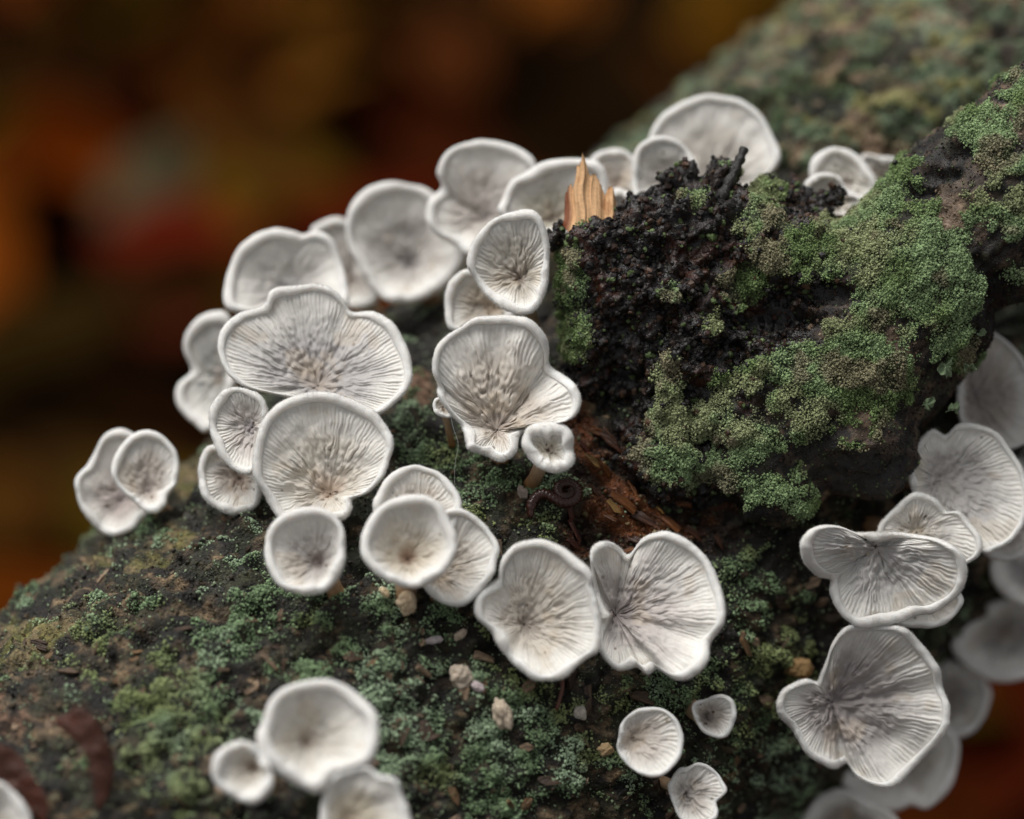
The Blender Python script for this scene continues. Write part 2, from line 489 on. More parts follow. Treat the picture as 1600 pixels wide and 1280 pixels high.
def grains(name, pts, scl, col, mat, parent, org, sub=2, lump=0.35):
    """tiny grains set on points: ONE object made with geometry nodes"""
    me = bpy.data.meshes.new(name)
    me.vertices.add(len(pts))
    me.vertices.foreach_set('co', (pts - org).astype(np.float32).ravel())
    a = me.attributes.new('Col', 'FLOAT_COLOR', 'POINT')
    c = np.ones((len(pts), 4), np.float32); c[:, :3] = col
    a.data.foreach_set('color', c.ravel())
    a = me.attributes.new('scl', 'FLOAT_VECTOR', 'POINT')
    r = np.random.default_rng(len(pts))
    sv = scl[:, None] * (1 + 0.7 * (r.random((len(pts), 3)) - .5))
    a.data.foreach_set('vector', sv.astype(np.float32).ravel())
    a = me.attributes.new('rot', 'FLOAT_VECTOR', 'POINT')
    a.data.foreach_set('vector', (r.random((len(pts), 3)) * 6.28).astype(np.float32).ravel())
    ob = bpy.data.objects.new(name, me)
    scene.collection.objects.link(ob)
    ob.parent = parent
    ob['kind'] = 'stuff'
    me.materials.append(mat)
    ng = bpy.data.node_groups.new(name + '_nodes', 'GeometryNodeTree')
    ng.interface.new_socket('Geometry', in_out='INPUT', socket_type='NodeSocketGeometry')
    ng.interface.new_socket('Geometry', in_out='OUTPUT', socket_type='NodeSocketGeometry')
    N, L = ng.nodes, ng.links
    gi, go = N.new('NodeGroupInput'), N.new('NodeGroupOutput')
    ico = N.new('GeometryNodeMeshIcoSphere')
    ico.inputs['Radius'].default_value = 1.0
    ico.inputs['Subdivisions'].default_value = sub
    nz = N.new('ShaderNodeTexNoise')
    nz.inputs['Scale'].default_value = 1.6
    sub_ = N.new('ShaderNodeVectorMath'); sub_.operation = 'SUBTRACT'
    sub_.inputs[1].default_value = (0.5, 0.5, 0.5)
    scn = N.new('ShaderNodeVectorMath'); scn.operation = 'SCALE'
    scn.inputs['Scale'].default_value = lump * 4
    L.new(nz.outputs['Color'], sub_.inputs[0])
    L.new(sub_.outputs[0], scn.inputs[0])
    sp = N.new('GeometryNodeSetPosition')
    L.new(ico.outputs['Mesh'], sp.inputs['Geometry'])
    L.new(scn.outputs[0], sp.inputs['Offset'])
    sm = N.new('GeometryNodeSetMaterial')
    sm.inputs['Material'].default_value = mat
    L.new(sp.outputs[0], sm.inputs['Geometry'])
    iop = N.new('GeometryNodeInstanceOnPoints')
    L.new(gi.outputs[0], iop.inputs['Points'])
    L.new(sm.outputs[0], iop.inputs['Instance'])
    for nm, sock in (('scl', 'Scale'), ('rot', 'Rotation')):
        na = N.new('GeometryNodeInputNamedAttribute')
        na.data_type = 'FLOAT_VECTOR'
        na.inputs['Name'].default_value = nm
        L.new(na.outputs['Attribute'], iop.inputs[sock])
    L.new(iop.outputs[0], go.inputs[0])
    md = ob.modifiers.new('grains', 'NODES')
    md.node_group = ng
    return ob

log_root, bark, LV, LT, LMOSS, LORG, LCOL = build_log()
LN = mesh_normals(bark)
if np.mean(np.einsum('ij,ij->i', LN[:2000], (LV[:2000] - AX0) - ((LV[:2000] - AX0) @ AXD)[:, None] * AXD)) < 0:
    LN = -LN

def inview(V, pad=60):
    px, py, w = proj(V)
    return (px > -pad) & (px < 1600 + pad) & (py > -pad) & (py < 1280 + pad)

def facing(V, N, lim=-0.15):
    d = CAM - V
    d /= np.linalg.norm(d, axis=1)[:, None]
    return np.einsum('ij,ij->i', d, N) > lim

vis = (inview(LV, 120) & facing(LV, LN, -0.35)).astype(float)
LOGORG = AX0
# green moss grains on the bark
k, bc, pts = sample(LV, LT, LMOSS ** 1.2 * vis, 110000, 1)
nn = (LN[LT[k]] * bc[..., None]).sum(1)
r = np.random.default_rng(3)
sz = (0.006 + 0.013 * r.random(len(pts)) ** 2.2) * CM
pts = pts + nn * (r.random(len(pts)) * 0.035 * CM)[:, None]
cn = fbm(pts / CM * 1.3, 3, 300)[:, None]
g1, g2, g3 = lin(122, 144, 108), lin(158, 178, 148), lin(134, 140, 88)
cc = g1 * (1 - sst(-.2, .5, cn)) + g2 * sst(-.2, .5, cn)
yel = sst(.1, .6, fbm(pts / CM * 0.9 + 9, 3, 310))[:, None]
cc = cc * (1 - .7 * yel) + g3 * .7 * yel
lp = (pts - AX0) / CM
qx, qy, _ = proj(pts)
fw = (sst(420, 300, qy + .25 * (1250 - qx)) * (qx > 850))[:, None] * .75
cc = cc * (1 - fw) + farpal(np.stack([lp @ AXD, lp @ E1, lp @ E2], -1)) * fw
cc = cc * (0.5 + 0.9 * r.random((len(pts), 1)))
grains('moss', pts, sz, cc, M_GRAIN, log_root, LOGORG)
# crumbs of bark and scattered pale green specks
k, bc, pts = sample(LV, LT, (1 - 0.8 * LMOSS) * (1 + 2.0 * LORG) * vis, 60000, 2)
nn = (LN[LT[k]] * bc[..., None]).sum(1)
sz = (0.006 + 0.030 * r.random(len(pts)) ** 5) * CM
pal = np.array([lin(40, 32, 25), lin(24, 20, 17), lin(80, 62, 44), lin(56, 60, 40), lin(110, 90, 66), lin(104, 126, 92), lin(30, 26, 22)])
speck = (r.random(len(pts)) < .36) & (LORG[LT[k][:, 0]] < .3)
sz = np.where(speck, np.minimum(sz, .016 * CM), sz)
cc = (.4 * pal[r.integers(0, len(pal), len(pts))] + .6 * LCOL[LT[k][:, 0]]) * (0.6 + .8 * r.random((len(pts), 1)))
cc = np.where(speck[:, None], lin(136, 152, 120) * (.5 + .8 * r.random((len(pts), 1))), cc)
grains('bark_crumbs', pts + nn * (0.004 * CM), sz, cc, M_CRUMB, log_root, LOGORG)

# ------------------------------------------------------------------ broken stub and side branch of the log
def path_spheres(p, n):
    p = np.array(p, float)
    return catmull(p, n, False)

def build_stub():
    sp = []
    sp += list(path_spheres([(1920, -10, -.3, .98), (1750, 125, -.45, 1.0), (1604, 268, -.65, 1.06), (1486, 384, -.8, 1.16), (1398, 482, -.95, 1.22),
                             (1302, 572, -1.15, 1.33), (1200, 640, -1.4, 1.45), (1130, 690, -1.7, 1.4)], 9))
    sp += list(path_spheres([(1085, 640, -1.9, 1.6), (1070, 540, -1.4, 1.4), (1045, 460, -1.0, 1.15), (1030, 420, -.8, .95)], 7))
    sp += list(path_spheres([(958, 410, -.6, .62), (952, 480, -.65, .62), (956, 560, -.95, .62), (985, 640, -1.3, .7)], 6))
    sp += list(path_spheres([(950, 400, -.5, .55), (1020, 385, -.5, .55), (1100, 370, -.6, .6), (1180, 385, -.6, .6), (1260, 420, -.6, .6), (1330, 440, -.6, .7)], 5))
    sp += list(path_spheres([(1080, 330, -.6, .28), (1065, 285, -.7, .17)], 4)) + list(path_spheres([(1100, 330, -.65, .3), (1118, 275, -.8, .19)], 4))
    sp += [(1090, 290, -.8, .16, ), (1052, 300, -.7, .10), (1122, 262, -.85, .14), (875, 350, -.5, .10), (872, 372, -.5, .14), (1040, 350, -.5, .18)]
    sp += list(path_spheres([(1205, 350, -.9, .34), (1200, 310, -1.0, .27)], 3)) + list(path_spheres([(1245, 370, -.8, .3), (1250, 325, -1.0, .2)], 3))
    sp += list(path_spheres([(1260, 350, -.9, .16), (1280, 325, -.9, .11), (1298, 298, -.9, .09)], 5))
    sp += list(path_spheres([(1300, 640, -.95, 1.05), (1345, 690, -.7, .75), (1375, 730, -.5, .42)], 6))
    sp += list(path_spheres([(1180, 720, -.75, .75), (1215, 770, -.5, .45)], 4)) + list(path_spheres([(1060, 690, -.7, .6), (1040, 725, -.5, .35)], 4))
    sp += [(1172, 790, -.35, .25)]
    bm = bmesh.new()
    for s_ in sp:
        c = P(s_[0], s_[1], s_[2])
        bmesh.ops.create_icosphere(bm, subdivisions=3 if s_[3] > .3 else 2, radius=s_[3] * CM * (D - s_[2] * CM) / D, matrix=Matrix.Translation(Vector(c - AX0)))
    me = bpy.data.meshes.new('tmp')
    bm.to_mesh(me); bm.free()
    tmp = bpy.data.objects.new('tmp', me)
    scene.collection.objects.link(tmp)
    md = tmp.modifiers.new('r', 'REMESH')
    md.mode = 'VOXEL'
    md.voxel_size = 0.00042
    dg = bpy.context.evaluated_depsgraph_get()
    ev = bpy.data.meshes.new_from_object(tmp.evaluated_get(dg))
    bpy.data.objects.remove(tmp)
    bpy.data.meshes.remove(me)
    nv = len(ev.vertices)
    V = np.zeros(nv * 3, np.float32); ev.vertices.foreach_get('co', V)
    V = V.reshape(-1, 3).astype(float) + AX0
    N = np.zeros(nv * 3, np.float32); ev.vertex_normals.foreach_get('vector', N)
    N = N.reshape(-1, 3).astype(float)
    ev.calc_loop_triangles()
    tri = np.zeros(len(ev.loop_triangles) * 3, np.int32)
    ev.loop_triangles.foreach_get('vertices', tri)
    tri = tri.reshape(-1, 3)
    bpy.data.meshes.remove(ev)
    return V, N, tri

STUB_MOSS = [(888, 430, 28, 44, 1.3), (892, 520, 36, 50, 1.3), (1050, 460, 24, 26), (1122, 503, 20, 24), (1040, 590, 28, 44), (1055, 660, 48, 50), (1040, 725, 42, 26),
             (1100, 650, 50, 50), (1100, 720, 60, 40), (1170, 690, 62, 55), (1180, 765, 48, 42), (1245, 765, 34, 42), (1150, 590, 55, 30), (1290, 610, 95, 85),
             (1330, 550, 100, 70), (1260, 640, 70, 60), (1310, 400, 100, 36), (1220, 395, 70, 32), (1400, 350, 100, 70), (1330, 360, 60, 30), (1198, 312, 28, 32),
             (1570, 250, 50, 45), (1585, 340, 30, 60), (1470, 440, 80, 70), (1160, 440, 42, 40), (1400, 460, 90, 70), (1490, 540, 40, 50), (1332, 806, 16, 16),
             (904, 346, 12, 16), (1390, 600, 60, 60), (1180, 345, 40, 25), (1500, 270, 40, 20, .6), (1350, 300, 60, 30), (1500, 190, 30, 20, .7), (1560, 190, 50, 30, .6),
             (1330, 690, 60, 40, .6), (1430, 290, 60, 40), (1540, 330, 60, 60, .8), (1450, 390, 80, 60), (1560, 420, 50, 50, .6), (1530, 220, 60, 40, .8), (1590, 150, 40, 40, .7), (1240, 580, 60, 40), (1180, 480, 30, 20, .8), (1090, 590, 30, 20, .7), (1080, 310, 30, 12, .8)]
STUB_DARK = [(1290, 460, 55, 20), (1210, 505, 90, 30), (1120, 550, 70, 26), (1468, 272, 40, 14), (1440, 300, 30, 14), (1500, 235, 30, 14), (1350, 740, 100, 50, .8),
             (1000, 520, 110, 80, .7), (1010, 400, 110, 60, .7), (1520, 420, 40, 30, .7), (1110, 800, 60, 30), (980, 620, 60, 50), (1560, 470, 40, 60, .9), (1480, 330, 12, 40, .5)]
STUB_TAN = [(1480, 335, 50, 36), (1530, 330, 24, 40, .8), (1400, 540, 40, 50, .7), (1340, 640, 50, 40, .8), (1440, 480, 60, 40, .5), (1580, 190, 40, 30), (1290, 510, 30, 20, .6)]

SV, SN, ST = build_stub()
spx, spy, sw = proj(SV)
sq = SV / CM
n_big = fbm(sq * 0.8, 3, 500)
n_mid = fbm(sq * 2.2, 4, 510, .6)
n_fin = fbm(sq * 7.0, 4, 520, .62)
wl1, wl2, wid_ = worley(sq * 3.2 + .35 * fbm(sq * 3, 2, 530)[:, None], 540)
ws1, ws2, wsid = worley(sq * 7.5 + .3 * fbm(sq * 6, 2, 531)[:, None], 545)
mo = soft(spx, spy, STUB_MOSS)
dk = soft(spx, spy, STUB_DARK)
inv = inview(SV, 40)
smm = sst(0.36, 0.56, mo * 0.72 - 0.38 * dk + 0.36 * n_mid + 0.30 * fbm(sq * 5.5, 3, 515, .6) + .0)
smm = np.where(inv, smm, sst(-.1, .3, n_mid))
smm = np.where(SN @ (-FWD) < -0.25, smm * 0.3, smm)
tan_m = sst(0.35, 0.7, soft(spx, spy, STUB_TAN) + 0.45 * n_mid)
rot = sst(1330, 1230, spx + 0.55 * (spy - 480))                      # the rotten broken end, left of the branch
lf = .55 * sst(0.75, 0.15, wl1) + .45 * sst(.7, .15, ws1)
cush = smm * (0.15 + 0.85 * lf) 
bd = RIGHT * .71 + UP * .71
bq = np.stack([sq @ bd, sq @ np.cross(bd, FWD), sq @ FWD], -1)
streak = fbm(bq * np.array([.6, 3.6, 3.6]), 4, 570)
disp = ((.12 - .07 * (1 - rot)) * n_big + rot * (0.17 * sst(0.75, 0.1, wl1) - 0.09 + 0.09 * sst(.7, .1, ws1) + 0.12 * n_mid + .05 * n_fin) * (1 - .5 * smm)
        + (1 - rot) * (0.035 * n_mid + 0.03 * n_fin + .05 * streak) + 0.055 * cush + 0.025 * n_fin * smm - 0.16 * sst(.4, .9, dk) * (1 - smm))
SV2 = SV + SN * (disp * CM)[:, None]
blk = np.array([lin(22, 17, 16), lin(30, 22, 20), lin(46, 28, 20), lin(18, 15, 14), lin(40, 34, 34), lin(27, 24, 25)])
col = blk[np.minimum((wsid * 6).astype(int), 5)] * .6 + blk[np.minimum((wid_ * 6).astype(int), 5)] * .4
barkc = np.array([lin(50, 39, 31), lin(28, 23, 19), lin(78, 64, 50), lin(20, 17, 15), lin(44, 42, 29)])
bcol = barkc[np.minimum((wsid * 5).astype(int), 4)] * (.35 + 1.2 * sst(-.6, .6, streak))[:, None]
col = col * rot[:, None] + bcol * (1 - rot[:, None])
red = sst(.35, .6, fbm(sq * 2.6 + 4, 3, 560))[:, None] * rot[:, None] * .7
col = col * (1 - red) + lin(66, 32, 16) * red
tm = (tan_m * .8)[:, None]
col = col * (1 - tm) + lin(126, 106, 88) * (0.7 + .6 * wsid[:, None]) * tm
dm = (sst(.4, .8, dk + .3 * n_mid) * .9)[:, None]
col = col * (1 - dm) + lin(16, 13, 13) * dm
gm = (smm * .9)[:, None]
col = col * (1 - gm) + lin(48, 58, 32) * (.65 + .6 * wid_[:, None]) * gm  # dark green below the grains paints shade into the moss gaps
rough = np.clip(np.where(rot > .5, .34, .65) + .25 * n_fin - .1 * dk + .3 * smm, .2, .95)
stub = mesh_np('branch_stub', SV2, ST, M_STUB, log_root, LOGORG, col, True, None, {'rough': rough})
SN2 = mesh_normals(stub)
svis = (inview(SV2, 120) & facing(SV2, SN2, -.4)).astype(float)
k, bc, pts = sample(SV2, ST, smm * (.1 + .9 * lf) * svis, 130000, 11)
nn = (SN2[ST[k]] * bc[..., None]).sum(1)
sz = (0.005 + 0.010 * r.random(len(pts)) ** 2.2) * CM
pts = pts + nn * (r.random(len(pts)) ** 2 * 0.04 * CM)[:, None]
cn = fbm(pts / CM * 1.1, 3, 600)[:, None]
g1, g2, g3, g4 = lin(114, 134, 86), lin(138, 160, 116), lin(152, 156, 118), lin(140, 126, 108)
cc = g1 * (1 - sst(-.3, .4, cn)) + g2 * sst(-.3, .4, cn)
yel = sst(.1, .6, fbm(pts / CM * 1.6 + 9, 3, 610))[:, None] * .8
cc = cc * (1 - yel) + g3 * yel
pnk = sst(.3, .6, fbm(pts / CM * 1.9 + 3, 3, 620))[:, None] * .7
cc = cc * (1 - pnk) + g4 * pnk
cc = cc * (0.5 + 0.9 * r.random((len(pts), 1)))
grains('moss', pts, sz, cc, M_GRAIN, stub, LOGORG)
k, bc, pts = sample(SV2, ST, (1 - .8 * smm) * svis, 20000, 12)
nn = (SN2[ST[k]] * bc[..., None]).sum(1)
ppx, ppy, _ = proj(pts)
onrot = sst(1330, 1230, ppx + 0.55 * (ppy - 480))
sz = (0.006 + (.012 + 0.033 * onrot) * r.random(len(pts)) ** 3.5) * CM
tanw = soft(ppx, ppy, STUB_TAN) > .35
pal = np.array([lin(26, 20, 18), lin(18, 15, 14), lin(46, 28, 20), lin(34, 30, 28), lin(64, 44, 30), lin(22, 18, 18), lin(84, 100, 60)])
palt = np.array([lin(140, 122, 104), lin(112, 92, 74), lin(96, 76, 60), lin(150, 134, 110), lin(70, 56, 44)])
cc = np.where(tanw[:, None], palt[r.integers(0, 5, len(pts))], pal[r.integers(0, 7, len(pts))]) * (.6 + .7 * r.random((len(pts), 1)))
grains('rotten_crumbs', pts + nn * (.004 * CM), sz, cc, M_CRUMB, stub, LOGORG)

# splinter of pale broken wood standing on the stub: a slab with a jagged top
def splinter():
    nx = 110
    xs = np.linspace(880, 963, nx)
    top = np.interp(xs, [880, 884, 890, 893, 896, 899, 905, 908, 911, 913, 916, 921, 928, 931, 936, 941, 945, 948, 951, 958, 963],
                    [322, 300, 286, 283, 292, 256, 251, 247, 235, 243, 264, 271, 268, 273, 281, 292, 303, 296, 289, 291, 312])
    jag = np.abs(vnoise(np.stack([xs * .9, xs * 0, xs * 0], -1), 5)) * 4 + np.abs(vnoise(np.stack([xs * .3, xs * 0 + 3, xs * 0], -1), 6)) * 3
    top = top + jag
    bot = np.interp(xs, [880, 890, 915, 930, 963], [352, 362, 374, 376, 362])
    nr = 34
    V, C = [], []
    for side in (0, 1):
        for i in range(nr):
            f = i / (nr - 1)
            y = bot + (top - bot) * f
            x = xs + 3.0 * vnoise(np.stack([y * .03, xs * .02, xs * 0], -1), 31)
            grain = vnoise(np.stack([xs * .5, y * .02, np.full(nx, side * 9.)], -1), 8) * .006 + vnoise(np.stack([xs * .14, y * .015, np.full(nx, 3.)], -1), 9) * .016 + vnoise(np.stack([xs * 1.2, y * .03, np.full(nx, 5.)], -1), 10) * .006
            w = -0.22 - 0.30 * f - 0.09 * ((xs - 921) / 41) ** 2 + grain - side * (0.10 * (1 - f) ** .6 + .012)
            V.append(P(x, y, w))
            u = fbm(np.stack([xs * .35, y * .02, np.full(nx, 1.)], -1), 4, 77)
            c = lin(204, 164, 122) * (0.78 + .3 * sst(-.7, .7, u))[:, None]
            d = sst(.35, .75, fbm(np.stack([xs * .06, y * .05, np.full(nx, 2.)], -1), 3, 79))[:, None] * .5
            c = c * (1 - d) + lin(150, 96, 54) * d
            e = np.clip(sst(896, 886, xs) + sst(.30, .05, f * np.ones(nx) + .1 * u) * sst(915, 945, xs), 0, 1)[:, None] * .9
            C.append(c * (1 - e) + lin(104, 46, 20) * e)
    V = np.concatenate(V); C = np.concatenate(C)
    g = grid_faces(nr, nx, False)
    n1 = nr * nx
    F = [g[:, ::-1], g + n1]
    j = np.arange(nx - 1)
    F.append(np.stack([(nr - 1) * nx + j, (nr - 1) * nx + j + 1, n1 + (nr - 1) * nx + j + 1, n1 + (nr - 1) * nx + j], -1))
    i = np.arange(nr - 1)
    F.append(np.stack([i * nx, (i + 1) * nx, n1 + (i + 1) * nx, n1 + i * nx], -1))
    F.append(np.stack([i * nx + nx - 1, n1 + i * nx + nx - 1, n1 + (i + 1) * nx + nx - 1, (i + 1) * nx + nx - 1], -1))
    o = mesh_np('wood_splinter', V, np.concatenate(F), M_SPLIT, stub, LOGORG, C, True)
    o['label'] = 'jagged pale orange wood splinter sticking up'
splinter()
# short dark twig standing on the stub
pth = catmull(np.array([P(1116, 326, -.35), P(1131, 302, -.4), P(1145, 274, -.45), P(1155, 252, -.5), P(1163, 232, -.55)]), 5, False)
tw = np.linspace(.09, .055, len(pth)) * CM * (1 + .2 * np.sin(np.arange(len(pth)) * 1.7))
tube_obj('twig_spike', pth, tw, M_BLACK, stub, LOGORG, 9)

# ------------------------------------------------------------------ loose pieces of bark and rotten wood lying in the log's surface
def chunk_mesh(name, seed, ax, mat):
    rr = np.random.default_rng(seed)
    bm = bmesh.new()
    for _ in range(15):
        v = rr.normal(size=3); v /= np.abs(v).max() * rr.uniform(1.0, 1.25)
        bm.verts.new(Vector(v * ax * .0012))
    bmesh.ops.convex_hull(bm, input=bm.verts)
    loose = [v for v in bm.verts if not v.link_faces]
    bmesh.ops.delete(bm, geom=loose, context='VERTS')
    me = bpy.data.meshes.new(name)
    bm.to_mesh(me); bm.free()
    me.materials.append(mat)
    return me

def ray_log(px, py):
    """point and normal of the smooth log seen at a pixel"""
    o = CAM
    d = P(px, py, 0) - CAM
    d /= np.linalg.norm(d)
    q = o - AX0
    qa, da = q - AXD * (q @ AXD), d - AXD * (d @ AXD)
    A, B, C = da @ da, 2 * qa @ da, qa @ qa - (LOG_R * CM) ** 2
    dis = B * B - 4 * A * C
    if dis < 0:
        return None
    p = o + d * ((-B - math.sqrt(dis)) / (2 * A))
    r_ = p - AX0
    n = r_ - AXD * (r_ @ AXD)
    return p, n / np.linalg.norm(n)

def place(name, me, p, n, along, size, yaw):
    ob = bpy.data.objects.new(name, me)
    scene.collection.objects.link(ob)
    ob.parent = log_root
    x = along - n * (along @ n)
    x /= np.linalg.norm(x)
    y = np.cross(n, x)
    c, s_ = math.cos(yaw), math.sin(yaw)
    x, y = x * c + y * s_, y * c - x * s_
    R_ = Matrix((Vector(x), Vector(y), Vector(n))).transposed().to_4x4()
    ob.matrix_local = Matrix.Translation(Vector(p - LOGORG)) @ R_ @ Matrix.Scale(size / .0012, 4)
    return ob

flakes = [chunk_mesh('bark_flake', 40 + i, np.array([1.0, .42 + .06 * (i % 3), .2]), M_FLAKE[i % 5]) for i in range(10)]
chips = [chunk_mesh('wood_chip', 70 + i, np.array([1.0, .34, .16]), M_CHIP[i % 4]) for i in range(8)]
ld = LV[:-2]
rr = np.random.default_rng(21)
nfl = 0
while nfl < 240:
    x, y = rr.uniform(0, 1330), rr.uniform(620, 1290)
    h = ray_log(x, y)
    if h is None or (840 < x < 1250 and 600 < y < 880):
        continue
    if rr.random() > (0.9 if y > 1000 else .35):
        continue
    p, n = h
    dist = np.linalg.norm(ld[::1] - p, axis=1)
    i = int(np.argmin(dist))
    p = LV[i]
    n = LN[i] * .6 + n * .4
    n /= np.linalg.norm(n)
    place('bark_flake', flakes[rr.integers(0, 10)], p + n * 0.00005, n + rr.normal(0, .25, 3), AXD, rr.uniform(.035, .14) * CM * (1 if rr.random() < .8 else 1.5), rr.normal(0, .7))
    nfl += 1
for x, y, s_, ci in [(925, 722, .17, 2), (945, 735, .12, 0), (985, 785, .22, 0), (958, 793, .13, 2), (1010, 805, .2, 3), (925, 828, .17, 1), (905, 850, .13, 1),
                     (960, 850, .15, 0), (1000, 838, .15, 3), (1062, 800, .2, 0), (1100, 822, .16, 3), (1072, 765, .18, 3), (1030, 745, .15, 0), (962, 690, .2, 3),
                     (930, 675, .15, 0), (985, 725, .13, 1), (1000, 760, .12, 0), (915, 700, .1, 1), (905, 800, .13, 1), (950, 815, .1, 0), (1040, 830, .13, 0),
                     (1090, 790, .12, 0), (1130, 838, .12, 3), (935, 765, .1, 3), (1045, 780, .12, 2)]:
    h = ray_log(x, y)
    i = int(np.argmin(np.linalg.norm(ld - h[0], axis=1)))
    place('wood_chip', chips[ci + (4 if rr.random() < .5 else 0)], LV[i] + LN[i] * .0001, LN[i], RIGHT * .8 - UP * .6, s_ * CM, rr.normal(0, .25))

# ------------------------------------------------------------------ the fungi
def polar(outline, c, nth):
    poly = catmull(outline, 8)
    x, y = poly[:, 0] - c[0], c[1] - poly[:, 1]
    th = np.arange(nth) / nth * 2 * np.pi
    ux, uy = np.cos(th)[:, None], np.sin(th)[:, None]
    x2, y2 = np.roll(x, -1), np.roll(y, -1)
    ex, ey = x2 - x, y2 - y
    den = ux * ey - uy * ex
    den = np.where(np.abs(den) < 1e-9, 1e-9, den)
    r_ = (x * ey - y * ex) / den
    t_ = (x * uy - y * ux) / den
    ok = (t_ >= -1e-6) & (t_ <= 1 + 1e-6) & (r_ > 0)
    R = np.where(ok, r_, -1).max(1)
    bad = R < 0
    if bad.any():
        R[bad] = np.interp(th[bad], th[~bad], R[~bad])
    return th, R

def csmooth(a, sig):
    """circular gaussian smoothing, sig in samples"""
    n = len(a)
    f = np.fft.rfft(a)
    w = np.exp(-0.5 * (np.arange(len(f)) * 2 * np.pi * sig / n) ** 2)
    return np.fft.irfft(f * w, n)

def fungus(name, label, outline, c, w, cup=0.45, tilt=(0.0, -0.15), rim=6.5, sharp=1.0, ctr=(150, 128, 112), mid=(178, 172, 168), wav=6.9,
           ruf=0.8, amp=1.0, stem_r=0.13, foot=None, group='white frilled fungi growing on the log', fuzz=True, flat=1.6, amt=1.0):
    """one crimped bracket fungus: outline and funnel centre in photo pixels, w the depth of its rim plane in cm"""
    seed = int(abs(c[0] * 7 + c[1] * 13)) % 9999
    rg = np.random.default_rng(seed)
    outline = np.asarray(outline, float)
    per = np.linalg.norm(np.diff(np.concatenate([outline, outline[:1]]), axis=0), axis=1).sum()
    Ng = max(24, int(round(per / wav / 8)) * 8)
    per_g = 6.0 if sharp >= 1 else (4.0 if sharp >= .5 else 2.2)
    nth = int(Ng * per_g)
    th, R = polar(outline, c, nth)
    R = csmooth(R, nth * 0.004)
    R = R * (1 + 0.010 * vnoise(np.stack([np.cos(th) * 5, np.sin(th) * 5, th * 0 + seed], -1), 3) + .004 * vnoise(np.stack([np.cos(th) * 16, np.sin(th) * 16, th * 0 + seed], -1), 4))
    Rs = csmooth(R, nth * 0.06)
    cen = outline.mean(0)
    ox, oy = cen[0] - c[0], c[1] - cen[1]
    # even gill spacing along the rim
    arc = np.cumsum(np.hypot(R, np.gradient(R, th[1] - th[0])) ** .6 * 1.0)
    phi = (arc - arc[0]) / (arc[-1] - arc[0] + arc[-1] / nth) * 2 * np.pi
    Rm = float(np.mean(R))
    cupz = cup * Rm / 125.0
    wave = 0.05 * Rm / 125 * (np.cos(2 * th + rg.uniform(0, 6)) + .6 * np.cos(3 * th + rg.uniform(0, 6)))
    rimz = w + (tilt[0] * (R * np.cos(th) - ox) + tilt[1] * (R * np.sin(th) - oy)) / 125.0 + ruf * np.clip((R - Rs) / 125.0, -.12, .12) + wave
    wc = w + (tilt[0] * (-ox) + tilt[1] * (-oy)) / 125.0 - cupz
    rimr = np.minimum(.95 * rim * (1 + 0.35 * vnoise(np.stack([np.cos(th) * 2.6, np.sin(th) * 2.2, th * 0 + seed + 5], -1), 4)), R * .3)
    Rg = R - 1.75 * rimr
    nr = int(52 * (1 if sharp >= 1 else .7 if sharp >= .5 else .45))
    s = np.linspace(0, 1, nr) ** 0.85
    S, TH = np.meshgrid(s, th, indexing='ij')
    PH = np.broadcast_to(phi, S.shape)
    r0 = 1.5
    rad = r0 + S * (Rg[None] - r0)
    # funnel: steep in the throat, flaring to the rim
    prof = 1 - (0.55 * (1 - S) ** (flat + .9) + 0.45 * (1 - S ** 2))
    Z = wc + (rimz[None] - wc) * prof
    X, Y = rad * np.cos(TH), rad * np.sin(TH)
    Q = np.stack([X / wav, Y / wav, np.full(S.shape, seed * .37)], -1)
    tang = sst(1.0, .25, S)
    warp = vnoise(Q * .42, seed) * (1.9 + 5.0 * tang) * amt + vnoise(Q * .95, seed + 1) * (.9 + 2.3 * tang) * amt
    lev = np.clip(-np.log2(np.maximum(S, .06)), 0, 3.0)
    H, H2 = 0, 0
    for L_ in range(4):
        wt = np.clip(1 - np.abs(lev - L_), 0, 1)
        H = H + wt * np.abs(np.sin(0.5 * (Ng / 2 ** L_) * PH + 0.5 * warp + L_ * 1.3)) ** .75
        kr = Ng / (2 * np.pi) / 2 ** L_ * .62
        ph2 = PH + warp * .55 / (Ng / 2 ** L_)
        H2 = H2 + wt * np.minimum(1, 2.6 * np.abs(vnoise(np.stack([np.cos(ph2) * kr, np.sin(ph2) * kr, rad / wav * (.17 + .16 * tang) + L_ * 7 + seed], -1), seed + 20 + L_))) ** .8
    bl = .48 + .26 * tang
    H = H * (1 - bl) + H2 * bl
    H = H * (0.72 + .5 * vnoise(Q * .3, seed + 7)) + .30 * tang * vnoise(Q * 1.1, seed + 9) 
    env = sst(0, .10, S) * sst(1.0, .93, S)
    Z = Z + 0.060 * amp * (wav / 7.8) * env * (H - .6) * (1.0 + .45 * tang)
    pos = P(c[0] + X, c[1] - Y, Z)
    V = pos.reshape(-1, 3)
    # pigment of the spore-bearing face: white edge, greyer middle, tinted throat
    edge, midc, cc_ = lin(230, 227, 221), lin(*mid) * np.array([1.14, 1.13, 1.09]), .45 * lin(*ctr) + .55 * lin(*mid)
    n1 = fbm(np.stack([X / 26, Y / 26, np.full(S.shape, seed * 1.1)], -1), 3, 700)
    f1 = (sst(.97, .45, S + .12 * n1))[..., None]
    f2 = (sst(.34, .05, S + .06 * n1))[..., None]
    f3 = (sst(.15, .7, n1) * sst(.95, .5, S) * .35)[..., None]
    colr = edge * (1 - f1) + midc * f1
    colr = colr * (1 - f3) + lin(166, 163, 160) * f3
    colr = colr * (1 - f2) + cc_ * f2
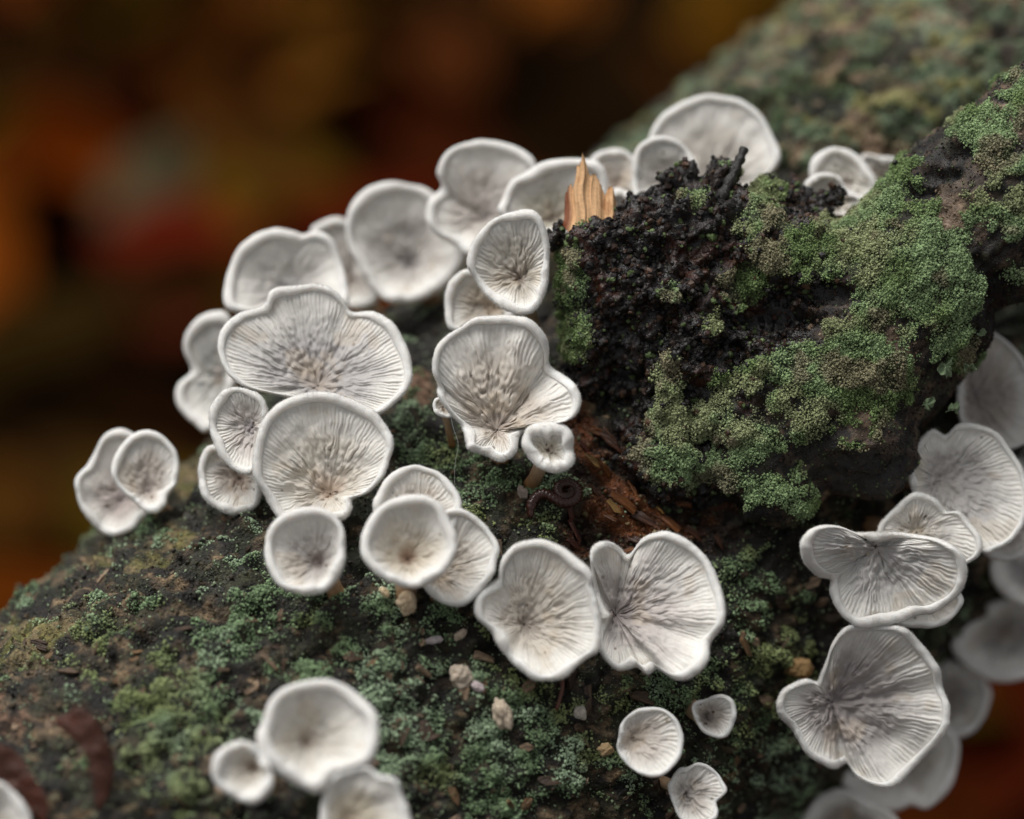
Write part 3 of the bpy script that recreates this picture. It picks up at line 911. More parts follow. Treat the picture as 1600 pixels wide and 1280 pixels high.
    for _ in range(rg.integers(2, 7)):                # specks of dirt
        a_, b_ = rg.uniform(0, 2 * np.pi), rg.uniform(.2, .95)
        ra_ = float(np.interp(a_, th, Rg)) * b_
        sp_d = np.hypot(X - ra_ * math.cos(a_), Y - ra_ * math.sin(a_)) / rg.uniform(1.2, 3.0)
        f4 = (sst(1.3, .5, sp_d) * rg.uniform(.4, .9))[..., None]
        colr = colr * (1 - f4) + lin(84, 66, 46) * f4
    stain = (sst(.35, .75, fbm(np.stack([X / 40, Y / 40, np.full(S.shape, seed * 2.3)], -1), 3, 740)) * .3)[..., None]
    colr = colr * (1 - stain) + lin(190, 172, 146) * stain
    base_c = P(c[0], c[1], wc - .12)
    if foot is None:
        footp, fn = near_log(base_c, 0.18)
    else:
        footp, fn = near_log(P(foot[0], foot[1], foot[2]), 0.18)
    root = thing(name, footp, label, 'mushroom', group)
    mesh_np('gills', V, grid_faces(nr, nth)[:, ::-1], M_GILL, root, footp, colr.reshape(-1, 3))
    # cap: rolled rim and the sterile back
    nt2 = max(96, nth // 2)
    ii = np.linspace(0, nth, nt2, endpoint=False).astype(int)
    R2, z2, rr2, t2 = R[ii], rimz[ii], rimr[ii], th[ii]
    ang = np.radians([190, 165, 140, 115, 92, 70, 48, 25, 0, -25, -50, -80])
    Rr = (R2 - rr2)[None] + rr2[None] * np.cos(ang)[:, None]
    Zr = z2[None] + (rr2[None] / 125.0) * (np.sin(ang)[:, None] * 1.0 + .25)
    nb = 12
    sb = np.linspace(1, 0, nb + 1)[1:]
    Rb = (R2 - rr2)[None] * sb[:, None] + (stem_r * 125 * .7) * (1 - sb[:, None])
    profb = 1 - (0.5 * (1 - sb) ** flat + 0.5 * (1 - sb ** 2))
    zb = (wc - .10) + (z2[None] - rr2[None] / 125 * .75 - (wc - .10)) * profb[:, None]
    Ra, Za = np.concatenate([Rr, Rb]), np.concatenate([Zr, zb])
    wob = .010 * vnoise(np.stack([Ra * np.cos(t2) / 9, Ra * np.sin(t2) / 9, Za * 8], -1), seed)
    Vc = P(c[0] + Ra * np.cos(t2), c[1] - Ra * np.sin(t2), Za + wob * .6)
    Fc = grid_faces(len(Ra), nt2)
    cap_ob = mesh_np('cap', Vc.reshape(-1, 3), Fc[:, ::-1], M_CAP, root, footp)
    # woolly fringe on the rim
    if fuzz and sharp >= .5:
        nh = int(per * (9 if sharp >= 1 else 4))
        kk = rg.integers(0, nt2, nh)
        an = np.radians(rg.uniform(-70, 120, nh))
        jt = rg.random(nh)
        tt = t2[kk] + jt * (2 * np.pi / nt2)
        k2 = (kk + 1) % nt2
        Rj = R2[kk] * (1 - jt) + R2[k2] * jt
        rj = rr2[kk]
        zj = z2[kk] * (1 - jt) + z2[k2] * jt
        b_r = Rj - rj + rj * np.cos(an)
        b_z = zj + rj / 125 * (np.sin(an) + .25)
        ln_ = rg.uniform(.9, 3.4, nh)
        an2 = an + rg.normal(0, .55, nh)
        t3 = tt + rg.normal(0, 1.4, nh) / Rj
        tip_r, tip_z = b_r + ln_ * np.cos(an2), b_z + ln_ / 125 * np.sin(an2)
        dw = .28 / Rj
        p0 = P(c[0] + b_r * np.cos(tt - dw), c[1] - b_r * np.sin(tt - dw), b_z)
        p1 = P(c[0] + b_r * np.cos(tt + dw), c[1] - b_r * np.sin(tt + dw), b_z)
        p2 = P(c[0] + tip_r * np.cos(t3), c[1] - tip_r * np.sin(t3), tip_z)
        Vh = np.stack([p0, p1, p2], 1).reshape(-1, 3)
        fz = mesh_np('fuzz', Vh, np.arange(nh * 3).reshape(-1, 3), M_CAP, cap_ob, footp, None, True, 'stuff')
    # stem down to the bark
    a_ = P(c[0], c[1], wc - .06)
    back = FWD * .35 * CM
    ctrl = np.array([a_, a_ + back * .5 + (footp - a_) * .15, a_ * .4 + footp * .6 + back * .15, footp])
    pth = catmull(ctrl, 5, False)
    u = np.linspace(0, 1, len(pth))
    rad_ = stem_r * CM * (1.25 - .75 * u + .55 * u ** 3) * (1 + .12 * vnoise(np.stack([u * 5, u * 0 + seed, u * 0], -1), 6))
    sc = np.repeat(lin(206, 192, 170)[None] * (1 - u[:, None]) + lin(150, 106, 60)[None] * u[:, None], 12, 0)
    sc = np.concatenate([sc, sc[:1], sc[-1:]])
    tube_obj('stem', pth, rad_, M_STEM, root, footp, 12, None, sc)
    return root

BLUR = dict(sharp=.3, fuzz=False)
SOFT = dict(sharp=.6)
FUNGI = [
 # --- the big group around the middle of the log
 dict(label='large wide three-lobed white fungus with a notched top edge, behind the round fan-shaped one', c=(497, 603), w=-.35, cup=.34, tilt=(0, -.3), mid=(166, 163, 164), ctr=(176, 158, 138), foot=None,
      outline=[(420,457),(440,448),(480,444),(515,449),(537,467),(549,488),(582,486),(607,500),(627,525),(642,560),(644,590),(632,615),(615,632),(595,646),(560,655),(520,650),(480,640),(450,622),(407,612),(377,602),(352,580),(341,552),(341,527),(350,507),(370,490),(400,480),(416,472)]),
 dict(label='round fan-shaped white fungus with crisp wavy gills, above a small cup on a tan stalk', c=(516, 772), w=.45, cup=.33, tilt=(0, -.12), ctr=(166, 122, 78), mid=(192, 186, 178), rim=7,
      outline=[(395,720),(400,682),(415,652),(437,630),(465,616),(495,611),(525,616),(557,627),(585,642),(602,662),(615,690),(610,715),(598,747),(574,771),(550,780),(549,795),(537,812),(500,820),(460,818),(435,808),(414,776),(398,747)]),
 dict(label='round cup-shaped white fungus on a short tan stalk under the fan-shaped one', c=(500, 880), w=1.25, cup=.75, sharp=.6, rim=8, ctr=(128, 98, 86), mid=(176, 172, 170), foot=(531, 948, .3), wav=8,
      outline=[(414,857),(417,831),(432,810),(459,796),(490,792),(511,798),(530,813),(539,831),(540,857),(539,878),(530,902),(511,923),(490,930),(467,928),(440,918),(425,902),(415,881)]),
 dict(label='round white cup fungus with an orange-brown throat, in front of two paler caps', c=(637, 874), w=1.4, cup=.75, sharp=.6, rim=8, ctr=(150, 96, 48), mid=(190, 182, 170), foot=(632, 955, .4), wav=8, stem_r=.16,
      outline=[(564,847),(569,823),(587,797),(614,779),(642,773),(669,776),(690,789),(703,813),(713,836),(713,863),(700,889),(679,907),(656,918),(632,918),(603,907),(582,892),(566,871)]),
 dict(label='half-hidden white cap with fine straight gills peeking out above the orange-throated cup', c=(650, 815), w=.65, cup=.4, sharp=.6, mid=(188, 178, 168),
      outline=[(582,794),(590,768),(606,745),(629,730),(658,728),(687,739),(708,758),(719,776),(720,800),(705,830),(650,845),(600,830)]),
 dict(label='white cap half hidden behind the orange-throated cup, its gills fanning to the right', c=(682, 900), w=.85, cup=.45, sharp=.6, mid=(180, 172, 164), ctr=(160, 140, 122), foot=(682, 945, .4),
      outline=[(695,798),(724,796),(747,810),(768,831),(780,855),(775,881),(773,896),(755,920),(740,936),(719,948),(695,944),(668,926),(655,895),(662,840)]),
 dict(label='upright white bowl-shaped fungus joined to the ruffled shell-shaped one', c=(819, 976), w=1.0, cup=.6, sharp=1, rim=8, tilt=(.1, -.1), ctr=(134, 118, 104), mid=(186, 180, 173),
      outline=[(779,891),(786,869),(805,849),(830,843),(857,845),(885,858),(912,880),(927,898),(926,912),(933,937),(940,976),(936,1015),(918,1028),(899,1042),(882,1060),(857,1063),(830,1060),(811,1045),(794,1028),(775,1003),(767,987),(745,965),(742,943),(750,924),(764,913),(778,904)]),
 dict(label='ruffled shell-shaped white fungus with scalloped lower edge and curled upper lobe', c=(962, 962), w=.6, cup=.42, tilt=(.2, -.15), sharp=1, rim=7.5, ctr=(116, 102, 96), mid=(172, 166, 165), ruf=1.6,
      outline=[(922,860),(934,848),(954,847),(970,858),(979,867),(991,860),(998,845),(1017,834),(1042,829),(1066,838),(1088,855),(1108,877),(1121,904),(1132,943),(1130,976),(1110,1003),(1106,1034),(1088,1053),(1064,1063),(1042,1056),(1030,1043),(1011,1054),(996,1042),(978,1047),(962,1045),(943,1028),(936,1009),(938,965),(931,932),(923,882)]),
 dict(label='large white fungus with a folded side flap and deep wavy gills beside the black stub', c=(777, 672), w=.25, cup=.33, tilt=(0, -.15), rim=7, ctr=(140, 120, 104), mid=(184, 176, 168), wav=8, amp=1.25, ruf=1.6,
      outline=[(676,572),(680,545),(695,527),(720,510),(745,496),(775,492),(810,494),(832,501),(850,520),(859,542),(858,567),(880,587),(900,602),(909,622),(905,642),(887,660),(860,664),(824,672),(810,685),(807,705),(795,717),(780,721),(760,712),(733,702),(728,690),(722,667),(706,650),(690,630),(682,612),(685,598),(676,588)]),
 dict(label='tiny white lobe tucked under the side flap of the large wavy fungus', c=(692, 636), w=-.05, cup=.1, rim=3, amp=.4, sharp=.6, fuzz=False, stem_r=.05,
      outline=[(676,632),(681,622),(695,623),(712,638),(706,652),(690,652),(679,645)]),
 dict(label='small thick-rimmed white cup hanging below the large wavy fungus', c=(856, 704), w=.5, cup=.45, rim=11, ctr=(150, 132, 112), mid=(188, 182, 172), wav=7.6, amp=.8, stem_r=.1, foot=(832, 748, -.2), tilt=(0, -.1),
      outline=[(816,685),(825,667),(845,660),(870,660),(887,667),(896,682),(895,700),(898,715),(892,730),(870,739),(850,735),(830,720),(817,700)]),
 dict(label='deep ribbed white bowl pressed against the left side of the black stub', c=(812, 435), w=-.1, cup=.6, tilt=(.15, -.1), rim=7, ctr=(134, 112, 96), mid=(172, 167, 160), wav=8.2, amp=1.2,
      outline=[(730,412),(735,385),(750,360),(775,340),(800,331),(825,327),(842,335),(851,352),(858,380),(857,425),(851,460),(836,485),(815,492),(785,482),(760,462),(742,437)]),
 dict(label='beige-gilled cap mostly hidden under the deep ribbed bowl', c=(772, 482), w=-.9, cup=.4, rim=7, mid=(170, 160, 148), ctr=(160, 138, 112), sharp=1,
      outline=[(695,470),(698,448),(712,430),(732,421),(765,430),(800,470),(805,500),(780,515),(740,520),(705,515),(696,495)]),
 # --- along the far upper edge of the log
 dict(label='smooth grey-white disc with a small dark throat on the log edge, beside the two-lobed fungus', c=(640, 412), w=-2.5, cup=.5, rim=9, mid=(178, 174, 172), ctr=(124, 114, 110), **BLUR,
      outline=[(540,350),(548,320),(570,295),(600,284),(640,287),(675,300),(700,330),(725,370),(730,400),(715,430),(690,455),(660,470),(630,476),(600,470),(575,445),(555,410),(543,380)]),
 dict(label='white two-lobed fungus pinched at its left side, on the log edge', c=(755, 340), w=-2.0, cup=.4, rim=8, mid=(184, 178, 174), ctr=(160, 150, 142), ruf=1.5, **BLUR,
      outline=[(665,340),(670,312),(692,292),(682,275),(685,255),(700,235),(730,222),(760,219),(795,225),(820,237),(837,255),(848,300),(830,345),(790,375),(740,400),(712,385),(685,370),(670,355)]),
 dict(label='white double-rimmed bowl just behind the pale wood splinter', c=(862, 345), w=-1.6, cup=.5, rim=8, mid=(176, 172, 162), **BLUR,
      outline=[(780,332),(785,310),(797,285),(820,270),(845,255),(870,249),(900,247),(940,256),(950,300),(920,350),(870,370),(820,365)]),
 dict(label='broad grey-white heart-topped cap behind the three-lobed fungus', c=(450, 452), w=-1.9, cup=.4, tilt=(0, -.2), rim=8, mid=(182, 179, 177), ctr=(150, 148, 150), **BLUR,
      outline=[(350,475),(350,450),(357,420),(375,385),(400,365),(430,356),(457,360),(472,367),(495,360),(520,375),(530,400),(542,440),(540,480),(480,492),(400,492),(360,487)]),
 dict(label='narrow pale cap squeezed between the heart-topped cap and the dark-throated disc', c=(548, 435), w=-2.9, cup=.3, rim=7, mid=(186, 180, 176), **BLUR,
      outline=[(485,370),(495,350),(512,341),(532,340),(547,352),(562,390),(582,440),(592,470),(570,484),(545,482),(515,465)]),
 dict(label='wavy-edged grey-white fungus jutting from the log edge, left of the three-lobed one', c=(345, 590), w=-2.3, cup=.3, tilt=(.2, -.1), rim=9, mid=(170, 170, 168), **BLUR,
      outline=[(287,548),(290,522),(310,496),(336,486),(358,492),(372,540),(368,600),(352,650),(323,676),(303,663),(283,643),(274,624),(277,601),(297,584),(297,571)]),
 dict(label='oval white cap with a violet-grey throat, tucked beside the round fan-shaped fungus', c=(394, 668), w=.05, cup=.45, tilt=(.15, -.1), ctr=(120, 112, 118), mid=(178, 172, 170),
      outline=[(326,650),(333,627),(352,609),(375,606),(402,614),(415,630),(420,655),(414,690),(404,720),(395,738),(384,741),(362,732),(342,712),(333,689),(328,670)]),
 dict(label='small frilly cap with a brown throat below the violet-throated oval cap', c=(375, 748), w=-.45, cup=.5, ctr=(110, 84, 68), mid=(172, 160, 150), sharp=1,
      outline=[(310,729),(316,709),(329,696),(360,702),(395,720),(410,750),(408,775),(401,791),(382,801),(359,804),(336,794),(316,775),(311,752)]),
 dict(label='teardrop-shaped white cap leaning over its wavy neighbour at the far left of the log', c=(232, 766), w=-1.0, cup=.4, ctr=(126, 112, 108), mid=(178, 170, 164), sharp=.6, fuzz=False,
      outline=[(173,735),(182,706),(201,683),(228,671),(254,680),(274,702),(281,729),(277,755),(264,775),(259,791),(244,803),(224,798),(201,778),(182,758)]),
 dict(label='wavy-edged white cap half behind the teardrop-shaped one', c=(192, 780), w=-1.45, cup=.35, ctr=(140, 126, 122), mid=(174, 166, 164), sharp=.6, fuzz=False,
      outline=[(116,755),(123,739),(137,725),(150,702),(159,683),(178,671),(198,671),(235,700),(250,750),(240,795),(221,816),(208,830),(175,839),(149,824),(129,801),(121,778)]),
 # --- on the near, lower left face of the log
 dict(label='broad smooth white bowl with a tan throat on the near lower bark', c=(477, 1160), w=2.6, cup=.6, rim=10, ctr=(150, 118, 84), mid=(190, 186, 180), **BLUR,
      outline=[(401,1152),(410,1125),(420,1097),(440,1077),(470,1065),(500,1061),(525,1065),(550,1077),(575,1097),(592,1125),(591,1160),(580,1190),(550,1205),(525,1215),(507,1235),(490,1239),(462,1227),(430,1207),(410,1185)]),
 dict(label='small round white cup with an orange throat beside the broad smooth bowl', c=(396, 1197), w=2.75, cup=.7, rim=8, ctr=(160, 112, 62), mid=(196, 190, 182), **BLUR,
      outline=[(330,1200),(335,1180),(352,1165),(375,1157),(395,1162),(412,1176),(424,1200),(427,1225),(417,1245),(397,1257),(375,1252),(347,1235),(332,1217)]),
 dict(label='cream scalloped fungus overlapping the bottom of the broad smooth bowl', c=(540, 1280), w=2.8, cup=.4, tilt=(.2, -.1), rim=7, ctr=(150, 128, 102), mid=(190, 182, 168), **BLUR,
      outline=[(500,1270),(505,1240),(525,1208),(570,1197),(595,1210),(620,1217),(627,1237),(640,1270),(645,1310),(600,1350),(540,1350),(502,1310)]),
 dict(label='white cap edge near the brown leaf scrap at the log\'s lower end', c=(-20, 1285), w=3.0, cup=.4, rim=8, mid=(196, 192, 186), **BLUR,
      outline=[(-60,1240),(-30,1222),(0,1221),(20,1235),(40,1258),(50,1290),(35,1330),(-10,1350),(-60,1330),(-80,1280)]),
 # --- small ones low on the bark
 dict(label='small flat grey-white disc with a side stalk low on the mossy bark', c=(990, 1152), w=.75, cup=.35, rim=4, ctr=(110, 96, 84), mid=(182, 175, 170), foot=(942, 1172, -.3), stem_r=.08, wav=8, fuzz=False,
      outline=[(966,1153),(969,1133),(981,1118),(998,1107),(1020,1105),(1040,1109),(1057,1122),(1066,1140),(1068,1164),(1062,1186),(1044,1206),(1025,1215),(1005,1212),(985,1201),(970,1184),(963,1168)]),
 dict(label='tiny trumpet-shaped white fungus with an orange-brown stalk', c=(1104, 1120), w=.6, cup=.8, rim=3.5, ctr=(110, 98, 90), mid=(172, 164, 158), foot=(1066, 1100, -.4), stem_r=.13, wav=7.5, tilt=(.3, 0), fuzz=False,
      outline=[(1081,1109),(1086,1096),(1103,1092),(1114,1087),(1130,1085),(1145,1094),(1151,1114),(1147,1131),(1138,1149),(1123,1154),(1101,1146),(1090,1133)]),
 dict(label='small wrinkled grey-white cap with a notch, lowest of the small ones on the bark', c=(1072, 1240), w=.6, cup=.35, rim=3.5, ctr=(128, 118, 114), mid=(180, 174, 170), wav=8, fuzz=False, stem_r=.08,
      outline=[(1043,1230),(1049,1216),(1060,1201),(1075,1198),(1090,1191),(1108,1197),(1123,1210),(1132,1225),(1136,1238),(1120,1254),(1123,1267),(1118,1282),(1090,1290),(1064,1282),(1051,1256)]),
 # --- the cluster under the branch stub
 dict(label='woolly-rimmed white fungus with a curled side lobe, right under the branch stub', c=(1368, 856), w=.15, cup=.3, tilt=(0, .25), rim=8.5, ctr=(176, 168, 158), mid=(184, 182, 182), wav=8, amp=1.25, ruf=1.6,
      outline=[(1249,854),(1256,837),(1273,824),(1296,820),(1318,824),(1337,832),(1372,832),(1405,832),(1442,837),(1476,845),(1504,865),(1512,893),(1507,918),(1487,941),(1459,958),(1436,961),(1408,972),(1380,979),(1355,982),(1327,972),(1307,952),(1296,924),(1298,905),(1279,902),(1259,882)]),
 dict(label='scallop-edged white cap wedged between the woolly-rimmed fungus and the tall grey-centred one', c=(1432, 832), w=-.3, cup=.25, rim=5, ctr=(184, 172, 150), mid=(180, 176, 172), wav=7.6,
      outline=[(1400,792),(1422,772),(1439,770),(1464,781),(1479,799),(1498,799),(1518,820),(1532,840),(1532,862),(1515,879),(1480,890),(1430,875),(1385,860),(1372,825)]),
 dict(label='tall white fan with a violet-grey centre at the right of the branch stub', c=(1468, 752), w=-.55, cup=.3, tilt=(0, -.1), rim=5, ctr=(166, 158, 148), mid=(166, 163, 163), wav=7.6, sharp=1,
      outline=[(1417,724),(1425,702),(1445,679),(1459,671),(1478,680),(1498,662),(1532,664),(1560,679),(1582,707),(1600,736),(1610,780),(1600,820),(1577,848),(1552,859),(1537,865),(1490,840),(1450,805),(1425,765)]),
 dict(label='brownish-grey cap partly hidden behind the leafy lichen', c=(1522, 620), w=-1.6, cup=.3, rim=5, mid=(166, 158, 154), ctr=(146, 138, 134), **BLUR,
      outline=[(1512,530),(1540,512),(1560,524),(1582,541),(1600,563),(1625,620),(1618,670),(1600,694),(1570,704),(1530,690),(1500,660),(1495,600)]),
 dict(label='dim cap edge behind the tall violet-grey fan', c=(1615, 705), w=-2.4, cup=.3, rim=5, mid=(160, 152, 148), **BLUR,
      outline=[(1580,690),(1600,675),(1640,680),(1660,720),(1640,750),(1600,745),(1585,720)]),
 dict(label='pale cap showing as a thin lip below the tall violet-grey fan', c=(1562, 832), w=-1.3, cup=.3, rim=6, mid=(168, 162, 160), **BLUR,
      outline=[(1530,850),(1545,872),(1575,877),(1602,866),(1618,840),(1590,800),(1540,805)]),
 dict(label='thin pale under-lip below the woolly-rimmed fungus', c=(1448, 938), w=-.5, cup=.25, rim=5, mid=(170, 160, 152), sharp=.6, fuzz=False,
      outline=[(1395,970),(1440,982),(1475,976),(1497,956),(1506,935),(1480,908),(1420,915)]),
 dict(label='blurred grey-centred cup right of the woolly-rimmed fungus', c=(1612, 898), w=-2.6, cup=.5, rim=9, mid=(160, 158, 160), **BLUR,
      outline=[(1545,893),(1552,870),(1580,858),(1620,850),(1662,880),(1652,930),(1610,950),(1575,937),(1555,917)]),
 dict(label='large blurred grey cap on the shaded log side, topmost of three overlapping caps', c=(1562, 985), w=-3.1, cup=.4, rim=9, mid=(160, 156, 154), **BLUR,
      outline=[(1485,1006),(1500,980),(1530,950),(1570,935),(1620,940),(1660,990),(1640,1040),(1600,1062),(1570,1067),(1545,1063),(1515,1048),(1492,1025)]),
 dict(label='smaller blurred grey cap on the shaded log side, middle of three overlapping caps', c=(1482, 1088), w=-3.4, cup=.35, rim=8, mid=(158, 153, 150), **BLUR,
      outline=[(1440,1060),(1475,1030),(1520,1045),(1548,1075),(1543,1110),(1525,1140),(1500,1153),(1470,1145),(1445,1110)]),
 dict(label='blurred wavy grey cap behind the big fan with the split lower edge', c=(1420, 1190), w=-2.9, cup=.35, rim=8, mid=(162, 158, 154), **BLUR,
      outline=[(1499,1158),(1496,1200),(1485,1232),(1467,1251),(1446,1264),(1424,1259),(1400,1269),(1366,1267),(1329,1240),(1313,1216),(1340,1170),(1420,1140),(1475,1135)]),
 dict(label='dim grey cap lowest on the shaded far side of the log', c=(1330, 1285), w=-2.6, cup=.35, rim=7, mid=(140, 132, 126), **BLUR,
      outline=[(1250,1290),(1262,1262),(1285,1240),(1320,1232),(1360,1255),(1400,1275),(1405,1310),(1330,1330),(1270,1320)]),
 dict(label='big grey-violet fan with split lower edge and curled side lobe, below the woolly-rimmed fungus', c=(1300, 1098), w=-.35, cup=.3, tilt=(.0, .15), rim=6, ctr=(124, 114, 110), mid=(158, 152, 152), wav=7.6, ruf=1.7,
      outline=[(1321,980),(1353,975),(1406,977),(1424,990),(1446,1014),(1467,1044),(1472,1073),(1483,1105),(1480,1137),(1467,1160),(1440,1187),(1414,1214),(1398,1228),(1377,1231),(1350,1222),(1332,1208),(1324,1190),(1307,1200),(1286,1195),(1262,1179),(1246,1153),(1238,1139),(1220,1121),(1214,1102),(1220,1081),(1238,1068),(1262,1061),(1277,1066),(1284,1050),(1292,1030),(1300,1006)]),
 # --- behind the stub, further up the log
 dict(label='large smooth white fan standing behind the dark twig on the stub', c=(1110, 288), w=-2.3, cup=.35, tilt=(.1, -.2), rim=6, mid=(188, 183, 178), ctr=(180, 172, 164), **BLUR,
      outline=[(1017,207),(1040,175),(1070,157),(1100,147),(1125,149),(1160,156),(1187,177),(1207,207),(1219,240),(1215,260),(1195,280),(1175,297),(1157,322),(1140,330),(1090,325),(1040,295),(1015,250)]),
 dict(label='round white cap in front of the large smooth fan', c=(1045, 285), w=-1.7, cup=.4, rim=6, mid=(178, 174, 170), **BLUR,
      outline=[(987,265),(992,237),(1007,220),(1032,212),(1060,220),(1080,240),(1092,265),(1085,300),(1060,330),(1010,330),(990,305)]),
 dict(label='beige-white cap just right of the pale wood splinter', c=(960, 290), w=-2.2, cup=.35, rim=6, mid=(184, 174, 166), **BLUR,
      outline=[(918,262),(924,246),(937,237),(957,232),(980,237),(1000,260),(1002,300),(980,328),(940,320),(918,290)]),
 dict(label='small white lip low between the splinter and the round cap', c=(968, 328), w=-1.5, cup=.3, rim=6, mid=(186, 182, 178), **BLUR,
      outline=[(945,312),(962,293),(984,302),(999,322),(992,348),(960,352),(943,335)]),
 dict(label='white ear-shaped cap behind the notch between stub and mossy branch', c=(1325, 285), w=-2.0, cup=.4, rim=8, mid=(196, 193, 188), **BLUR,
      outline=[(1264,265),(1270,247),(1285,235),(1302,230),(1325,234),(1345,247),(1360,265),(1372,290),(1360,315),(1330,330),(1290,318),(1270,292)]),
 dict(label='pale cap mostly hidden behind the mossy branch', c=(1380, 275), w=-2.4, cup=.35, rim=5, mid=(186, 180, 172), **BLUR,
      outline=[(1345,245),(1375,244),(1400,247),(1416,256),(1425,285),(1385,315),(1345,305)]),
 dict(label='low white cap in front of the ear-shaped one, against the mossy branch', c=(1310, 315), w=-1.5, cup=.35, rim=6, mid=(186, 182, 178), **BLUR,
      outline=[(1257,285),(1275,272),(1295,270),(1312,277),(1325,295),(1350,312),(1345,340),(1320,350),(1295,358),(1268,335),(1257,308)]),
]
for f in FUNGI:
    f = dict(f)
    fungus('bracket_fungus', f.pop('label'), f.pop('outline'), f.pop('c'), f.pop('w'), **f)

# young fungus buttons: knobbly little lumps on the bark
def button(label, px, py, rx, ry, w_off, rgb, rot_=0.0, seed=0):
    h = ray_log(px, py)
    i = int(np.argmin(np.linalg.norm(ld - h[0], axis=1)))
    p, n = LV[i], LN[i]
    a = np.linspace(0, np.pi, 26)[:, None]
    b = (np.arange(40) / 40 * 2 * np.pi)[None]
    x, y, z = np.sin(a) * np.cos(b), np.sin(a) * np.sin(b), np.cos(a) * np.ones_like(b)
    q = np.stack([x, y, z], -1)
    k_ = 1 + .34 * fbm(q * 1.9 + seed * 3.1, 4, seed + 900, .6)
    x1, y1 = x * rx * k_, y * ry * k_
    c_, s_ = math.cos(rot_), math.sin(rot_)
    lx, ly = (x1 * c_ - y1 * s_) * PX, (x1 * s_ + y1 * c_) * PX
    lz = z * min(rx, ry) * PX * k_ + (w_off - .06) * CM
    V = p + RIGHT * lx[..., None] + UP * ly[..., None] + (-FWD) * lz[..., None]
    ob = mesh_np('young_fungus', V.reshape(-1, 3), grid_faces(26, 40), plain_mat('young_fungus_%d' % seed, lin(*rgb), .8, 2500, .8, 1.12, bump=(5000, .0001), spec=.2, sss=.2), None, p)
    tag(ob, label, 'mushroom', 'young fungus buttons on the bark')
for sd_, a in enumerate([
    ('knobbly cream fungus button on moss below the orange-throated cup', 718, 1056, 17, 18, .12, (205, 190, 172)),
    ('tiny violet-white nub right of the knobbly cream button', 747, 1073, 11, 7, .08, (200, 186, 186), -.6),
    ('tall cream pear-shaped fungus button on the lower moss', 782, 1117, 15, 23, .12, (200, 184, 164), .3),
    ('small round white button below the upright bowl-shaped fungus', 912, 1114, 11, 12, .1, (202, 194, 182)),
    ('small lilac nub beneath the hanging right cap of the three-cap group', 690, 999, 13, 7, .08, (190, 180, 180), .2),
    ('little cream curl beside the lilac nub', 718, 987, 12, 6, .1, (196, 178, 160), .7),
    ('tan blob at the foot of the small flat disc\'s stalk', 946, 1169, 12, 10, .12, (206, 176, 136)),
    ('orange-tan lump beside the curled lobe of the big split-edged fan', 1250, 1050, 22, 17, .2, (150, 122, 84)),
    ('pale grey nub under the small thick-rimmed cup', 818, 764, 7, 11, .1, (176, 160, 150), .5),
    ('round cream knob at the base of the orange-throated cup\'s stalk', 634, 946, 15, 17, .25, (216, 194, 164)),
    ('small cream finger sticking out beside the orange-throated cup\'s stalk', 603, 921, 6, 10, .25, (214, 194, 160), .7),
]):
    button(*a[:7], rot_=a[7] if len(a) > 7 else 0.0, seed=sd_ + 1)

# ------------------------------------------------------------------ millipedes
def millipede(label, ctrl, width, mat, nseg):
    pts = []
    for x, y, off in ctrl:
        h = ray_log(x, y)
        i = int(np.argmin(np.linalg.norm(ld - h[0], axis=1)))
        pts.append(h[0] + h[1] * off * CM)
    pth = catmull(np.array(pts), 1 + nseg * 3 // len(ctrl), False)
    n = len(pth)
    u = np.linspace(0, 1, n)
    rad = width * .5 * PX * np.minimum(1, np.minimum(u, 1 - u) * 12 + .45) * (1 + .13 * np.cos(np.arange(n) / 3 * 2 * np.pi))
    o = tube_obj('millipede', pth, rad, mat, None, pts[-1], 12)
    tag(o, label, 'millipede')
sp_ = [(881 + rr_ * math.cos(a_), 778 - .82 * rr_ * math.sin(a_), .14) for rr_, a_ in zip(np.linspace(8, 22, 14), np.linspace(4.0, -3.6, 14))]
sp_ = [(882 + r_ * math.cos(a_), 776 - .85 * r_ * math.sin(a_), .16) for r_, a_ in zip(np.linspace(5, 21, 16), np.linspace(7.2, -1.9, 16))]
sp_ += [(862, 786, .16), (850, 780, .15), (838, 782, .12), (829, 794, .1), (828, 812, .06)]
millipede('glossy dark brown millipede coiled on wet rotten wood below the small cup', sp_, 17, M_MILLI, 44)
millipede('thin reddish-brown segmented tail hanging below the upright bowl-shaped fungus', [(874, 1058, .1), (873, 1075, .12), (870, 1092, .1), (866, 1110, .06)], 6,
          plain_mat('thin_millipede', lin(98, 58, 44), .4), 14)

